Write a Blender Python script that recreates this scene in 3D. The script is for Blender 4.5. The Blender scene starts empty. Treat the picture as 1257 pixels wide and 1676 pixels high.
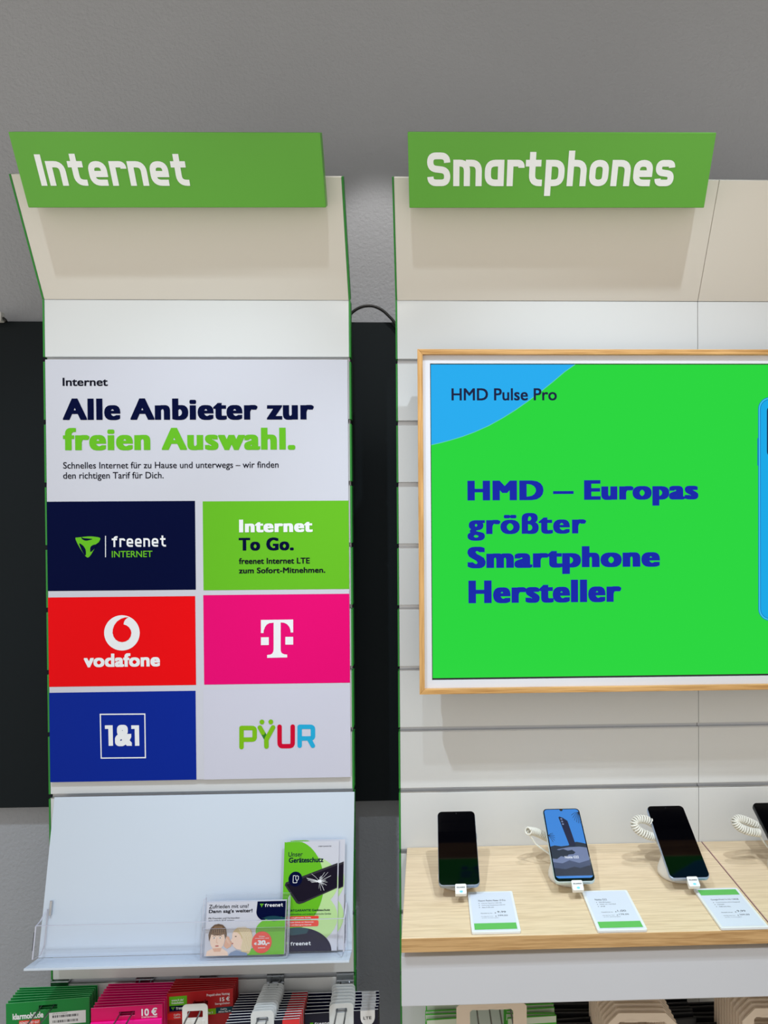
import bpy, bmesh, math, random
from mathutils import Vector, Matrix
random.seed(7)
SC = bpy.context.scene
COL = SC.collection
PI = math.pi

# ------------------------------------------------------------------ camera
F_PX = 1162.0
CX, CY = 736.442, 850.07
CAM = Vector((0.06144305, -1.38883982, 1.63410406))
YAW, PITCH, ROLL = 3.11673492e-02, -1.16415118e-02, 6.10853198e-03
RCAM = (Matrix.Rotation(-YAW, 3, 'Z') @ Matrix.Rotation(PITCH, 3, 'X') @ Matrix.Rotation(ROLL, 3, 'Y'))
cd = bpy.data.cameras.new('camera')
co = bpy.data.objects.new('camera', cd)
COL.objects.link(co)
cd.sensor_fit = 'VERTICAL'
cd.sensor_height = 36.0
cd.sensor_width = 27.0
cd.lens = F_PX / 1676.0 * 36.0
cd.shift_x = (628.5 - CX) / 1676.0
cd.shift_y = (CY - 838.0) / 1676.0
cd.clip_start = 0.01
co.matrix_world = Matrix.Translation(CAM) @ (RCAM @ Matrix.Rotation(PI / 2, 3, 'X')).to_4x4()
SC.camera = co

# ------------------------------------------------------------------ light and exposure
SC.view_settings.view_transform = 'Standard'
SC.view_settings.look = 'None'
SC.view_settings.exposure = 0.0
SC.view_settings.gamma = 1.0
SC.view_settings.use_curve_mapping = False
w = bpy.data.worlds.new('shop_ambient')
SC.world = w
w.use_nodes = True
bg = w.node_tree.nodes['Background']
bg.inputs[0].default_value = (1.0, 0.95, 0.88, 1)
# ambient fill added all round: bright from below, dimmer at eye level and overhead
_nt = w.node_tree
_tc = _nt.nodes.new('ShaderNodeTexCoord')
_sx = _nt.nodes.new('ShaderNodeSeparateXYZ')
_rp = _nt.nodes.new('ShaderNodeValToRGB')
_ma = _nt.nodes.new('ShaderNodeMath')
_ma.operation = 'MULTIPLY_ADD'
_ma.inputs[1].default_value = 0.5
_ma.inputs[2].default_value = 0.5
_e = _rp.color_ramp.elements
_e[0].position = 0.0
_e[0].color = (1.9, 1.76, 1.52, 1)
_e[1].position = 1.0
_e[1].color = (0.66, 0.65, 0.63, 1)
for _p, _c in ((0.28, (1.9, 1.76, 1.52, 1)), (0.40, (0.74, 0.70, 0.64, 1)), (0.60, (0.74, 0.70, 0.64, 1)), (0.76, (0.66, 0.65, 0.63, 1))):
    _q = _e.new(_p)
    _q.color = _c
_L = _nt.links.new
_L(_tc.outputs['Generated'], _sx.inputs[0])
_L(_sx.outputs['Z'], _ma.inputs[0])
_L(_ma.outputs[0], _rp.inputs['Fac'])
_L(_rp.outputs['Color'], bg.inputs[0])
bg.inputs[1].default_value = 1.07
SC.cycles.transparent_max_bounces = 32


def spot(name, loc, aim, power, angle, blend, radius, colr):
    l = bpy.data.lights.new(name, 'SPOT')
    l.energy = power
    l.spot_size = math.radians(angle)
    l.spot_blend = blend
    l.shadow_soft_size = radius
    l.color = colr
    o = bpy.data.objects.new(name, l)
    COL.objects.link(o)
    o.location = loc
    o.rotation_euler = (Vector(aim) - Vector(loc)).to_track_quat('-Z', 'Y').to_euler()
    return o


SPOTS = [
    ('ceiling_or_fill_spot', (0.60, -1.02, 3.12), (0.42, -0.12, 0.8), 72, 58, 0.6, 0.022, (0.80, 0.91, 1.0)),
    ('ceiling_or_fill_spot', (-0.60, -1.12, 3.12), (-0.42, -0.12, 0.8), 70, 58, 0.6, 0.022, (0.80, 0.91, 1.0)),
    ('ceiling_or_fill_spot', (-0.04, -0.62, 3.2), (-0.04, 0.165, 2.08), 54, 16.5, 0.5, 0.02, (1.0, 0.95, 0.88)),  # added wall washer, brightens the wall in the gap between the panels
    ('ceiling_or_fill_spot', (0.78, -0.44, 3.2), (0.36, -0.30, 0.97), 36, 30, 0.7, 0.02, (0.90, 0.95, 1.0)),
    ('ceiling_or_fill_spot', (-0.02, -1.20, 3.12), (0.05, -0.1, 1.0), 30, 56, 0.5, 0.022, (0.82, 0.92, 1.0)),
]
for s_ in SPOTS:
    spot(*s_)


# ------------------------------------------------------------------ helpers: pixels to planes of the place
def ray(u, v):
    return RCAM @ Vector(((u - CX) / F_PX, 1.0, -(v - CY) / F_PX))


def at(u, v, y):
    d = ray(u, v)
    return CAM + d * ((y - CAM.y) / d.y)


def atz(u, v, z):
    d = ray(u, v)
    return CAM + d * ((z - CAM.z) / d.z)


def loc(M, u, v, y=0.0):
    p = M @ Vector((0, y, 0))
    n = M.to_3x3().col[1]
    d = ray(u, v)
    q = CAM + d * ((p - CAM).dot(n) / d.dot(n))
    l = M.inverted() @ q
    return (l.x, l.z)


# ------------------------------------------------------------------ materials
def lin(c):
    c = c / 255.0
    return c / 12.92 if c <= 0.04045 else ((c + 0.055) / 1.055) ** 2.4


MATS = {}


def mat(name, rgb, rough=0.5, spec=0.5, metal=0.0, emit=0.0, trans=0.0, ior=1.49, coat=0.0, bump=None, vary=None):
    m = bpy.data.materials.new(name)
    m.use_nodes = True
    nt = m.node_tree
    b = nt.nodes['Principled BSDF']
    col = (lin(rgb[0]), lin(rgb[1]), lin(rgb[2]), 1)
    b.inputs['Base Color'].default_value = col
    b.inputs['Roughness'].default_value = rough
    b.inputs['Specular IOR Level'].default_value = spec
    b.inputs['Metallic'].default_value = metal
    b.inputs['IOR'].default_value = ior
    b.inputs['Transmission Weight'].default_value = trans
    b.inputs['Coat Weight'].default_value = coat
    if emit:
        b.inputs['Base Color'].default_value = (0.01, 0.01, 0.01, 1)
        b.inputs['Emission Color'].default_value = col
        b.inputs['Emission Strength'].default_value = emit
        if name.startswith('screen'):
            b.inputs['Base Color'].default_value = (0, 0, 0, 1)
            b.inputs['Specular IOR Level'].default_value = 0.0
            b.inputs['Coat Weight'].default_value = 1.0
            b.inputs['Coat IOR'].default_value = 1.28
            b.inputs['Coat Roughness'].default_value = 0.05
    if bump or vary:
        tc = nt.nodes.new('ShaderNodeTexCoord')
    if vary:
        nz = nt.nodes.new('ShaderNodeTexNoise')
        nz.inputs['Scale'].default_value = vary[0]
        nz.inputs['Detail'].default_value = 4
        rp = nt.nodes.new('ShaderNodeValToRGB')
        rp.color_ramp.elements[0].position = 0.35
        rp.color_ramp.elements[1].position = 0.65
        k = 1.0 - vary[1]
        rp.color_ramp.elements[0].color = (col[0] * k, col[1] * k, col[2] * k, 1)
        rp.color_ramp.elements[1].color = col
        nt.links.new(tc.outputs['Object'], nz.inputs['Vector'])
        nt.links.new(nz.outputs['Fac'], rp.inputs['Fac'])
        nt.links.new(rp.outputs['Color'], b.inputs['Base Color'])
    if bump:
        nz = nt.nodes.new('ShaderNodeTexNoise')
        nz.inputs['Scale'].default_value = bump[0]
        nz.inputs['Detail'].default_value = 3
        bp = nt.nodes.new('ShaderNodeBump')
        bp.inputs['Strength'].default_value = bump[1]
        bp.inputs['Distance'].default_value = bump[2]
        nt.links.new(tc.outputs['Object'], nz.inputs['Vector'])
        nt.links.new(nz.outputs['Fac'], bp.inputs['Height'])
        nt.links.new(bp.outputs['Normal'], b.inputs['Normal'])
    MATS[name] = m
    return m


def wood(name, dark, light, along=0, rough=0.45, fine=60.0):
    m = bpy.data.materials.new(name)
    m.use_nodes = True
    nt = m.node_tree
    b = nt.nodes['Principled BSDF']
    tc = nt.nodes.new('ShaderNodeTexCoord')
    mp = nt.nodes.new('ShaderNodeMapping')
    sc = [fine, fine, fine]
    sc[along] = fine * 0.035
    mp.inputs['Scale'].default_value = sc
    n1 = nt.nodes.new('ShaderNodeTexNoise')
    n1.inputs['Scale'].default_value = 1.6
    n1.inputs['Detail'].default_value = 6
    n1.inputs['Roughness'].default_value = 0.62
    n1.inputs['Distortion'].default_value = 0.25
    n2 = nt.nodes.new('ShaderNodeTexNoise')
    n2.inputs['Scale'].default_value = 5.5
    n2.inputs['Detail'].default_value = 3
    mx = nt.nodes.new('ShaderNodeMath')
    mx.operation = 'MULTIPLY_ADD'
    mx.inputs[1].default_value = 0.45
    ad = nt.nodes.new('ShaderNodeMath')
    ad.operation = 'MULTIPLY'
    ad.inputs[1].default_value = 0.62
    rp = nt.nodes.new('ShaderNodeValToRGB')
    e = rp.color_ramp.elements
    e[0].position = 0.40
    e[0].color = tuple(lin(c) for c in dark) + (1,)
    e[1].position = 0.60
    e[1].color = tuple(lin(c) for c in light) + (1,)
    L = nt.links.new
    L(tc.outputs['Object'], mp.inputs['Vector'])
    L(mp.outputs['Vector'], n1.inputs['Vector'])
    L(mp.outputs['Vector'], n2.inputs['Vector'])
    L(n1.outputs['Fac'], ad.inputs[0])
    L(n2.outputs['Fac'], mx.inputs[0])
    L(ad.outputs[0], mx.inputs[2])
    L(mx.outputs[0], rp.inputs['Fac'])
    L(rp.outputs['Color'], b.inputs['Base Color'])
    b.inputs['Roughness'].default_value = rough
    b.inputs['Specular IOR Level'].default_value = 0.35
    MATS[name] = m
    return m


mat('wall_paint', (170, 173, 180), 0.9, 0.2, bump=(160, 0.55, 0.003), vary=(1.7, 0.05))
mat('ceiling_paint', (70, 70, 72), 0.9, 0.2)
mat('floor_tile', (222, 212, 196), 0.5, 0.4, vary=(3, 0.15))
mat('white_laminate', (219, 221, 222), 0.42, 0.45, bump=(900, 0.05, 0.0004))
mat('canopy_laminate', (226, 222, 214), 0.5, 0.4)
mat('fascia_laminate', (212, 214, 221), 0.5, 0.4)
mat('white_steel', (206, 217, 231), 0.42, 0.4)
mat('green_edge', (44, 140, 52), 0.5, 0.4)
mat('green_sign', (42, 106, 26), 0.42, 0.45)
mat('green_sign_edge', (96, 172, 58), 0.4, 0.45)
mat('sign_white', (245, 248, 250), 0.5, 0.3)
mat('aluminium', (196, 198, 202), 0.32, 0.5, metal=0.9)
mat('chrome', (205, 208, 212), 0.18, 0.5, metal=1.0)
mat('wire_steel', (150, 153, 158), 0.25, 0.5, metal=1.0)
mat('groove_dark', (120, 118, 114), 0.7, 0.2)
mat('black_board', (20, 27, 31), 0.6, 0.15)
mat('black_plastic', (18, 18, 20), 0.4, 0.5)
mat('black_cable', (14, 14, 15), 0.45, 0.5)
mat('paper_white', (208, 210, 222), 0.55, 0.3)
mat('paper_lilac', (208, 209, 226), 0.55, 0.3)
mat('ink_navy', (3, 11, 54), 0.5, 0.04)
mat('ink_black', (8, 10, 30), 0.5, 0.12)
mat('ink_green', (104, 190, 36), 0.5, 0.12)
mat('ink_red', (240, 0, 12), 0.5, 0.12)
mat('ink_magenta', (236, 0, 118), 0.5, 0.12)
mat('ink_blue', (0, 38, 150), 0.5, 0.12)
mat('ink_white', (240, 243, 248), 0.55, 0.12)
mat('ink_lime', (126, 190, 24), 0.5, 0.12)
mat('ink_leaf', (48, 128, 38), 0.5, 0.12)
mat('ink_crimson', (208, 0, 48), 0.5, 0.12)
mat('ink_cyan', (36, 172, 220), 0.5, 0.12)
mat('ink_palegreen', (190, 226, 158), 0.5, 0.12)
mat('ink_teal', (22, 70, 84), 0.5, 0.12)
mat('ink_coral', (240, 72, 60), 0.5, 0.12)
mat('ink_grey', (84, 86, 96), 0.5, 0.12)
mat('ink_skin', (250, 218, 196), 0.6, 0.12)
mat('ink_skin_dark', (232, 178, 150), 0.6, 0.12)
mat('ink_hair', (96, 66, 42), 0.6, 0.12)
mat('ink_hair_light', (158, 118, 78), 0.6, 0.12)
mat('ink_blonde', (222, 196, 146), 0.6, 0.12)
mat('ink_blonde_light', (248, 234, 204), 0.6, 0.12)
mat('ink_lips', (196, 104, 96), 0.6, 0.12)
mat('ink_denim', (128, 150, 184), 0.6, 0.12)
mat('ink_phone', (20, 14, 34), 0.5, 0.12)
mat('ink_phone_edge', (52, 50, 58), 0.5, 0.12)


def acrylic(name, tint, gloss=0.03):
    m = bpy.data.materials.new(name)
    m.use_nodes = True
    nt = m.node_tree
    nt.nodes.remove(nt.nodes['Principled BSDF'])
    tr = nt.nodes.new('ShaderNodeBsdfTransparent')
    tr.inputs[0].default_value = tint + (1,)
    gl = nt.nodes.new('ShaderNodeBsdfGlossy')
    gl.inputs['Roughness'].default_value = gloss
    mx = nt.nodes.new('ShaderNodeMixShader')
    L = nt.links.new
    mx.inputs[0].default_value = 0.035
    L(tr.outputs[0], mx.inputs[1]); L(gl.outputs[0], mx.inputs[2])
    L(mx.outputs[0], nt.nodes['Material Output'].inputs['Surface'])
    MATS[name] = m


acrylic('acrylic', (0.988, 0.99, 0.995))
mat('acrylic_edge_glint', (196, 198, 214), 0.15, 0.6)  # pale opaque tone painted for the light that clear edges catch
wood('oak_frame', (176, 126, 66), (222, 174, 112), 0, 0.45, 70)
wood('oak_frame_upright', (176, 126, 66), (222, 174, 112), 2, 0.45, 70)
wood('oak_top', (214, 188, 152), (237, 214, 180), 0, 0.4, 120)
wood('oak_front', (176, 134, 84), (214, 174, 122), 0, 0.5, 110)
mat('oak_pink_edge', (190, 150, 150), 0.5, 0.3)
mat('mat_white', (226, 228, 236), 0.45, 0.4)
mat('screen_green', (32, 214, 58), 0.3, 0.3, emit=1.0)
mat('screen_blue', (30, 172, 240), 0.3, 0.3, emit=1.0)
mat('screen_arc', (96, 205, 190), 0.3, 0.3, emit=1.0)
mat('screen_text', (0, 30, 168), 0.3, 0.3, emit=1.0)
mat('screen_halo', (110, 225, 140), 0.3, 0.3, emit=1.0)
mat('screen_dark_text', (12, 22, 62), 0.3, 0.3, emit=1.0)
mat('screen_phone', (0, 168, 232), 0.3, 0.3, emit=1.0)
mat('screen_phone_rim', (0, 112, 190), 0.3, 0.3, emit=1.0)
mat('screen_phone_light', (60, 196, 240), 0.3, 0.3, emit=1.0)
mat('screen_camera', (10, 40, 72), 0.3, 0.3, emit=1.0)
mat('phone_glass', (3, 3, 6), 0.05, 0.28)
mat('phone_silver', (150, 160, 176), 0.28, 0.5, metal=0.7)
mat('phone_blue', (168, 186, 214), 0.3, 0.5, metal=0.5)
mat('phone_pale', (196, 214, 216), 0.35, 0.5)
mat('phone_dark', (46, 50, 56), 0.3, 0.5, metal=0.5)
mat('lcd_sky', (58, 138, 226), 0.3, 0.3, emit=0.9)
mat('lcd_rock', (32, 46, 66), 0.3, 0.3, emit=0.9)
mat('lcd_sand', (116, 132, 172), 0.3, 0.3, emit=0.9)
mat('lcd_sand_dark', (62, 76, 112), 0.3, 0.3, emit=0.9)
mat('lcd_deep', (22, 34, 62), 0.3, 0.3, emit=0.9)
mat('lcd_device', (16, 26, 64), 0.3, 0.3, emit=0.9)
mat('lcd_text', (225, 235, 250), 0.3, 0.3, emit=0.9)
mat('white_plastic', (236, 236, 234), 0.4, 0.4)
mat('coil_plastic', (232, 230, 220), 0.35, 0.5)
mat('led_blue', (120, 215, 255), 0.3, 0.3, emit=1.2)
mat('card_paper', (218, 226, 240), 0.5, 0.3)
mat('card_green', (98, 190, 92), 0.5, 0.3)
mat('card_rim', (236, 240, 242), 0.2, 0.5)
mat('sim_green', (20, 138, 62), 0.4, 0.4)
mat('sim_pink', (214, 0, 98), 0.4, 0.4)
mat('sim_pink_bright', (250, 0, 150), 0.4, 0.4)
mat('sim_red', (176, 14, 24), 0.4, 0.4)
mat('sim_red_bright', (232, 20, 24), 0.4, 0.4)
mat('sim_navy', (8, 10, 40), 0.4, 0.4)
mat('sim_coral', (228, 50, 56), 0.4, 0.4)
mat('edge_pink', (236, 120, 160), 0.5, 0.3)
mat('edge_green', (120, 206, 140), 0.5, 0.3)
mat('edge_red', (196, 96, 92), 0.5, 0.3)
mat('edge_white', (238, 238, 240), 0.5, 0.3)
mat('tab_white', (226, 230, 232), 0.35, 0.4)
mat('cream_card', (226, 208, 188), 0.6, 0.3)
mat('pouch_green', (70, 176, 46), 0.45, 0.4)
mat('pouch_pale', (206, 216, 196), 0.45, 0.4)
mat('pouch_black', (24, 24, 28), 0.4, 0.5)
mat('brown_card', (120, 84, 84), 0.6, 0.3)
M_ = MATS


# ------------------------------------------------------------------ mesh helpers
class MB:
    def __init__(s):
        s.bm = bmesh.new()

    def box(s, x0, x1, y0, y1, z0, z1, bev=0.0, mi=0, seg=2):
        bm2 = bmesh.new()
        vs = [bm2.verts.new((x, y, z)) for x in (x0, x1) for y in (y0, y1) for z in (z0, z1)]
        for f in ((0, 1, 3, 2), (4, 6, 7, 5), (0, 4, 5, 1), (2, 3, 7, 6), (0, 2, 6, 4), (1, 5, 7, 3)):
            bm2.faces.new([vs[i] for i in f])
        bmesh.ops.recalc_face_normals(bm2, faces=bm2.faces)
        if bev:
            bmesh.ops.bevel(bm2, geom=list(bm2.edges), offset=bev, segments=seg, profile=0.5, affect='EDGES')
        s._merge(bm2, mi)
        return s

    def _merge(s, bm2, mi, M=None):
        mp = {}
        for v in bm2.verts:
            mp[v] = s.bm.verts.new(M @ v.co if M else v.co)
        for f in bm2.faces:
            try:
                nf = s.bm.faces.new([mp[v] for v in f.verts])
                nf.material_index = mi if mi is not None else f.material_index
                nf.smooth = f.smooth
            except ValueError:
                pass
        bm2.free()

    def prism(s, pts, y0, y1, mi=0, bev=0.0, mi_side=None):
        """polygon in x,z extruded along y from y0 (front) to y1 (back)"""
        bm2 = bmesh.new()
        a = [bm2.verts.new((p[0], y0, p[1])) for p in pts]
        b = [bm2.verts.new((p[0], y1, p[1])) for p in pts]
        f0 = bm2.faces.new(a)
        f1 = bm2.faces.new(list(reversed(b)))
        n = len(pts)
        sides = []
        for i in range(n):
            j = (i + 1) % n
            sides.append(bm2.faces.new((a[j], a[i], b[i], b[j])))
        bmesh.ops.recalc_face_normals(bm2, faces=bm2.faces)
        for f in bm2.faces:
            f.material_index = mi
        if mi_side is not None:
            for f in sides:
                f.material_index = mi_side
        if bev:
            ed = list(f0.edges) + list(f1.edges)
            bmesh.ops.bevel(bm2, geom=ed, offset=bev, segments=2, profile=0.5, affect='EDGES')
        s._merge(bm2, None)
        return s

    def poly(s, pts, y=0.0, mi=0):
        vs = [s.bm.verts.new((p[0], y, p[1])) for p in pts]
        f = s.bm.faces.new(vs)
        f.normal_update()
        if f.normal.y > 0:
            f.normal_flip()
        f.material_index = mi
        return s

    def ring(s, outer, inner, y0, y1, mi=0):
        n = len(outer)
        A = [s.bm.verts.new((p[0], y0, p[1])) for p in outer]
        B = [s.bm.verts.new((p[0], y0, p[1])) for p in inner]
        C = [s.bm.verts.new((p[0], y1, p[1])) for p in outer]
        D = [s.bm.verts.new((p[0], y1, p[1])) for p in inner]
        for i in range(n):
            j = (i + 1) % n
            for q in ((A[i], A[j], B[j], B[i]), (C[j], C[i], D[i], D[j]), (A[j], A[i], C[i], C[j]), (B[i], B[j], D[j], D[i])):
                f = s.bm.faces.new(q)
                f.material_index = mi
        bmesh.ops.recalc_face_normals(s.bm, faces=s.bm.faces)
        return s

    def tube(s, path, r, n=8, mi=0, closed=False, smooth=True, cap=True):
        path = [Vector(p) for p in path]
        m = len(path)
        rings = []
        up = None
        for i, p in enumerate(path):
            if closed:
                t = path[(i + 1) % m] - path[i - 1]
            else:
                t = path[min(i + 1, m - 1)] - path[max(i - 1, 0)]
            t.normalize()
            if up is None:
                up = Vector((0, 0, 1)) if abs(t.z) < 0.9 else Vector((1, 0, 0))
            u = t.cross(up)
            if u.length < 1e-6:
                u = t.orthogonal()
            u.normalize()
            v = u.cross(t)
            up = v
            rr = r[i] if isinstance(r, (list, tuple)) else r
            rings.append([s.bm.verts.new(p + (u * math.cos(2 * PI * k / n) + v * math.sin(2 * PI * k / n)) * rr) for k in range(n)])
        cnt = m if closed else m - 1
        for i in range(cnt):
            a, b = rings[i], rings[(i + 1) % m]
            for k in range(n):
                f = s.bm.faces.new((a[k], a[(k + 1) % n], b[(k + 1) % n], b[k]))
                f.smooth = smooth
                f.material_index = mi
        if cap and not closed:
            for rg in (rings[0], rings[-1]):
                f = s.bm.faces.new(rg)
                f.material_index = mi
        return s

    def stroke(s, path, wd, y=0.0, mi=0, corner=0.0, closed=False, round_cap=False):
        """flat stroked polyline in x,z; corner = radius of rounded bends"""
        P = [Vector(p[:2]) for p in path]
        R = [(p[2] if len(p) > 2 else corner) for p in path]
        pts = []
        n = len(P)
        for i in range(n):
            if not closed and i in (0, n - 1):
                pts.append(P[i])
                continue
            a, b, c = P[i - 1], P[i], P[(i + 1) % n]
            d1, d2 = (a - b), (c - b)
            r = min(R[i], d1.length * 0.5 if closed or i > 1 else d1.length, d2.length * 0.5 if closed or i < n - 2 else d2.length)
            if r <= 1e-6:
                pts.append(b)
                continue
            d1.normalize()
            d2.normalize()
            p0, p1 = b + d1 * r, b + d2 * r
            for k in range(7):
                t = k / 6
                pts.append(p0 * (1 - t) ** 2 + b * (2 * t * (1 - t)) + p1 * t * t)
        q_ = [pts[0]]
        for p_ in pts[1:]:
            if (p_ - q_[-1]).length > wd * 0.01:
                q_.append(p_)
        pts = q_
        h = wd / 2
        m = len(pts)
        Lv, Rv = [], []
        for i in range(m):
            if closed:
                d0 = (pts[i] - pts[i - 1]).normalized()
                d1 = (pts[(i + 1) % m] - pts[i]).normalized()
            else:
                d0 = (pts[i] - pts[i - 1]).normalized() if i else (pts[1] - pts[0]).normalized()
                d1 = (pts[i + 1] - pts[i]).normalized() if i < m - 1 else d0
            n0 = Vector((-d0.y, d0.x))
            n1 = Vector((-d1.y, d1.x))
            nn = (n0 + n1)
            if nn.length < 1e-6:
                nn = n0
            nn.normalize()
            k = h / max(0.35, nn.dot(n0))
            Lv.append(s.bm.verts.new((pts[i].x + nn.x * k, y, pts[i].y + nn.y * k)))
            Rv.append(s.bm.verts.new((pts[i].x - nn.x * k, y, pts[i].y - nn.y * k)))
        for i in range(m if closed else m - 1):
            j = (i + 1) % m
            f = s.bm.faces.new((Lv[i], Rv[i], Rv[j], Lv[j]))
            f.material_index = mi
        if round_cap and not closed:
            for q, p in enumerate((pts[0], pts[-1])):
                s.poly([(p.x + h * math.cos(2 * PI * k / 20), p.y + h * math.sin(2 * PI * k / 20)) for k in range(20)], y - 0.00002 * (q + 1), mi)
        return s

    def build(s, name, mats, parent=None, smooth=False, M=None):
        me = bpy.data.meshes.new(name)
        if smooth:
            for f in s.bm.faces:
                f.smooth = True
        s.bm.to_mesh(me)
        s.bm.free()
        for m in (mats if isinstance(mats, (list, tuple)) else [mats]):
            me.materials.append(MATS[m] if isinstance(m, str) else m)
        o = bpy.data.objects.new(name, me)
        COL.objects.link(o)
        if parent is not None:
            o.parent = parent
        if M is not None:
            o.matrix_world = M
        return o


def tag(o, label=None, cat=None, group=None, kind=None):
    if label:
        o['label'] = label
    if cat:
        o['category'] = cat
    if group:
        o['group'] = group
    if kind:
        o['kind'] = kind
    return o


def thing(name, label, cat, M=None, group=None):
    o = bpy.data.objects.new(name, None)
    o.empty_display_size = 0.03
    COL.objects.link(o)
    if M is not None:
        o.matrix_world = M
    return tag(o, label, cat, group)


def struct(name, mb, m):
    return tag(mb.build(name, m), kind='structure')


def copy_tree(o, parent=None):
    c = o.copy()
    COL.objects.link(c)
    c.parent = parent
    for ch in [k for k in COL.objects if k.parent == o]:
        copy_tree(ch, c)
    return c


def rrect(x0, x1, z0, z1, r, n=6):
    out = []
    rs = r if isinstance(r, (list, tuple)) else (r, r, r, r)   # tr, tl, bl, br
    for (cx, cz, a0, rr) in ((x1, z1, 0, rs[0]), (x0, z1, 90, rs[1]), (x0, z0, 180, rs[2]), (x1, z0, 270, rs[3])):
        sx = -1 if cx == x1 else 1
        sz = -1 if cz == z1 else 1
        for k in range(n + 1):
            a = math.radians(a0 + 90 * k / n)
            out.append((cx + sx * rr + rr * math.cos(a), cz + sz * rr + rr * math.sin(a)))
    return out


def ell(cx, cz, rx, rz, n=32, a0=0, a1=360, rot=0):
    out = []
    c, s = math.cos(math.radians(rot)), math.sin(math.radians(rot))
    full = abs(a1 - a0) >= 360
    for k in range(n if full else n + 1):
        a = math.radians(a0 + (a1 - a0) * k / n)
        x, z = rx * math.cos(a), rz * math.sin(a)
        out.append((cx + x * c - z * s, cz + x * s + z * c))
    return out


# ------------------------------------------------------------------ lettering
def font_tris(body, spacing=1.0, weight=0.0):
    c = bpy.data.curves.new('txt', 'FONT')
    c.body = body
    c.size = 1.0
    c.resolution_u = 4
    c.space_character = spacing
    c.offset = weight
    o = bpy.data.objects.new('txt', c)
    COL.objects.link(o)
    dg = bpy.context.evaluated_depsgraph_get()
    dg.update()
    me = bpy.data.meshes.new_from_object(o.evaluated_get(dg))
    V = [(v.co.x, v.co.y) for v in me.vertices]
    Fc = [tuple(p.vertices) for p in me.polygons]
    bpy.data.objects.remove(o)
    bpy.data.curves.remove(c)
    bpy.data.meshes.remove(me)
    return V, Fc


def font_mesh(body, heavy=(0, 0), spacing=1.0):
    """heavy = (half of the stem gain, half of the hairline gain) in em"""
    rx, ry = heavy
    V, Fc = font_tris(body, spacing)
    offs = [(0, 0)]
    if rx or ry:
        offs = [(a, b) for a in ((-1, -.5, 0, .5, 1) if rx > .03 else (-1, 0, 1)) for b in (-1, 0, 1)]
    VV, FF = [], []
    for k, (dx, dy) in enumerate(offs):
        b = len(VV)
        VV += [(x + dx * rx, y + dy * ry, k) for x, y in V]
        FF += [tuple(i + b for i in f) for f in Fc]
    return VV, FF


def glyph(ch, s):
    """techno stencil-like rounded lettering: list of strokes (path, corner), advance"""
    h = s / 2
    X = 0.79
    t, b = X - h, h
    r = 0.24
    W = 0.62
    L, Rr = h, W - h
    G = {
        'I': ([[(h, 0), (h, 1)]], s),
        'n': ([[(L, 0), (L, X)], [(L, t), (Rr, t, r), (Rr, 0)]], W),
        'h': ([[(L, 0), (L, 1.06)], [(L, t), (Rr, t, r), (Rr, 0)]], W),
        'm': ([[(L, 0), (L, X)], [(L, t), (L + .34, t, r), (L + .34, 0)], [(L + .3, t), (L + .72, t, r), (L + .72, 0)]], s + .72),
        't': ([[(.22, 1.02), (.22, b, r), (.55, b)], [(0, t), (.50, t)]], .55),
        'e': ([[(L + h * .5, .38), (Rr - h * .5, .38)], [(Rr, .38 - h), (Rr, t, r), (L, t, r), (L, b, r), (Rr + h * .6, b)]], W),
        'r': ([[(L, 0), (L, X)], [(L, t), (.46, t, .12), (.46, t - .14)]], .50),
        'S': ([[(.64, .70), (.64, 1 - h, r), (h, 1 - h, r), (h, .53, r), (.64, .47, r), (.64, b, r), (h, b, r), (h, .28)]], .64 + h),
        's': ([[(.52, .56), (.52, t, .18), (h, t, .18), (h, .42, .16), (.52, .37, .16), (.52, b, .18), (h, b, .18), (h, .23)]], .52 + h),
        'a': ([[(Rr, t), (L, t, r), (L, b, r), (Rr, b)], [(Rr, X), (Rr, 0)]], W),
        'p': ([[(L, X), (L, -.30)], [(L, t), (Rr, t, r), (Rr, b, r), (L, b)]], W),
        'o': ([[(L, t / 2), (L, t, r), (Rr, t, r), (Rr, b, r), (L, b, r), (L, t / 2)]], W),
        'f': ([[(.55, 1 - h), (.24, 1 - h, .22), (.24, 0)], [(0, t), (.50, t)]], .55),
    }
    return G[ch]


def techno_mesh(body, s=0.2, gap=0.12):
    mb = MB()
    x = 0
    for ch in body:
        st, adv = glyph(ch, s)
        for k, path in enumerate(st):
            mb.stroke([(p[0] + x,) + tuple(p[1:]) for p in path], s, k, 0)
        x += adv + gap
    mb.bm.verts.index_update()
    V = [(v.co.x, v.co.z, v.co.y) for v in mb.bm.verts]
    mb.bm.verts.ensure_lookup_table()
    Fc = [tuple(v.index for v in f.verts) for f in mb.bm.faces]
    mb.bm.free()
    return V, Fc


LAYER = 0.000012


def put_text(VF, rect, y, thick=0.0):
    """scale flat lettering to the rectangle (x0,z0,x1,z1) in the local x,z plane"""
    V, Fc = VF
    xs = [v[0] for v in V]
    zs = [v[1] for v in V]
    ax, bx, az, bz = min(xs), max(xs), min(zs), max(zs)
    x0, z0, x1, z1 = rect
    bm = bmesh.new()
    vs = [bm.verts.new((x0 + (v[0] - ax) / (bx - ax) * (x1 - x0), y - (v[2] * LAYER if len(v) > 2 else 0), z0 + (v[1] - az) / (bz - az) * (z1 - z0))) for v in V]
    for f in Fc:
        try:
            ff = bm.faces.new([vs[i] for i in f])
            ff.normal_update()
            if ff.normal.y > 0:
                ff.normal_flip()
        except ValueError:
            pass
    if thick:
        ex = bmesh.ops.extrude_face_region(bm, geom=list(bm.faces))
        for e in ex['geom']:
            if isinstance(e, bmesh.types.BMVert):
                e.co.y -= thick
    return bm


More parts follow.
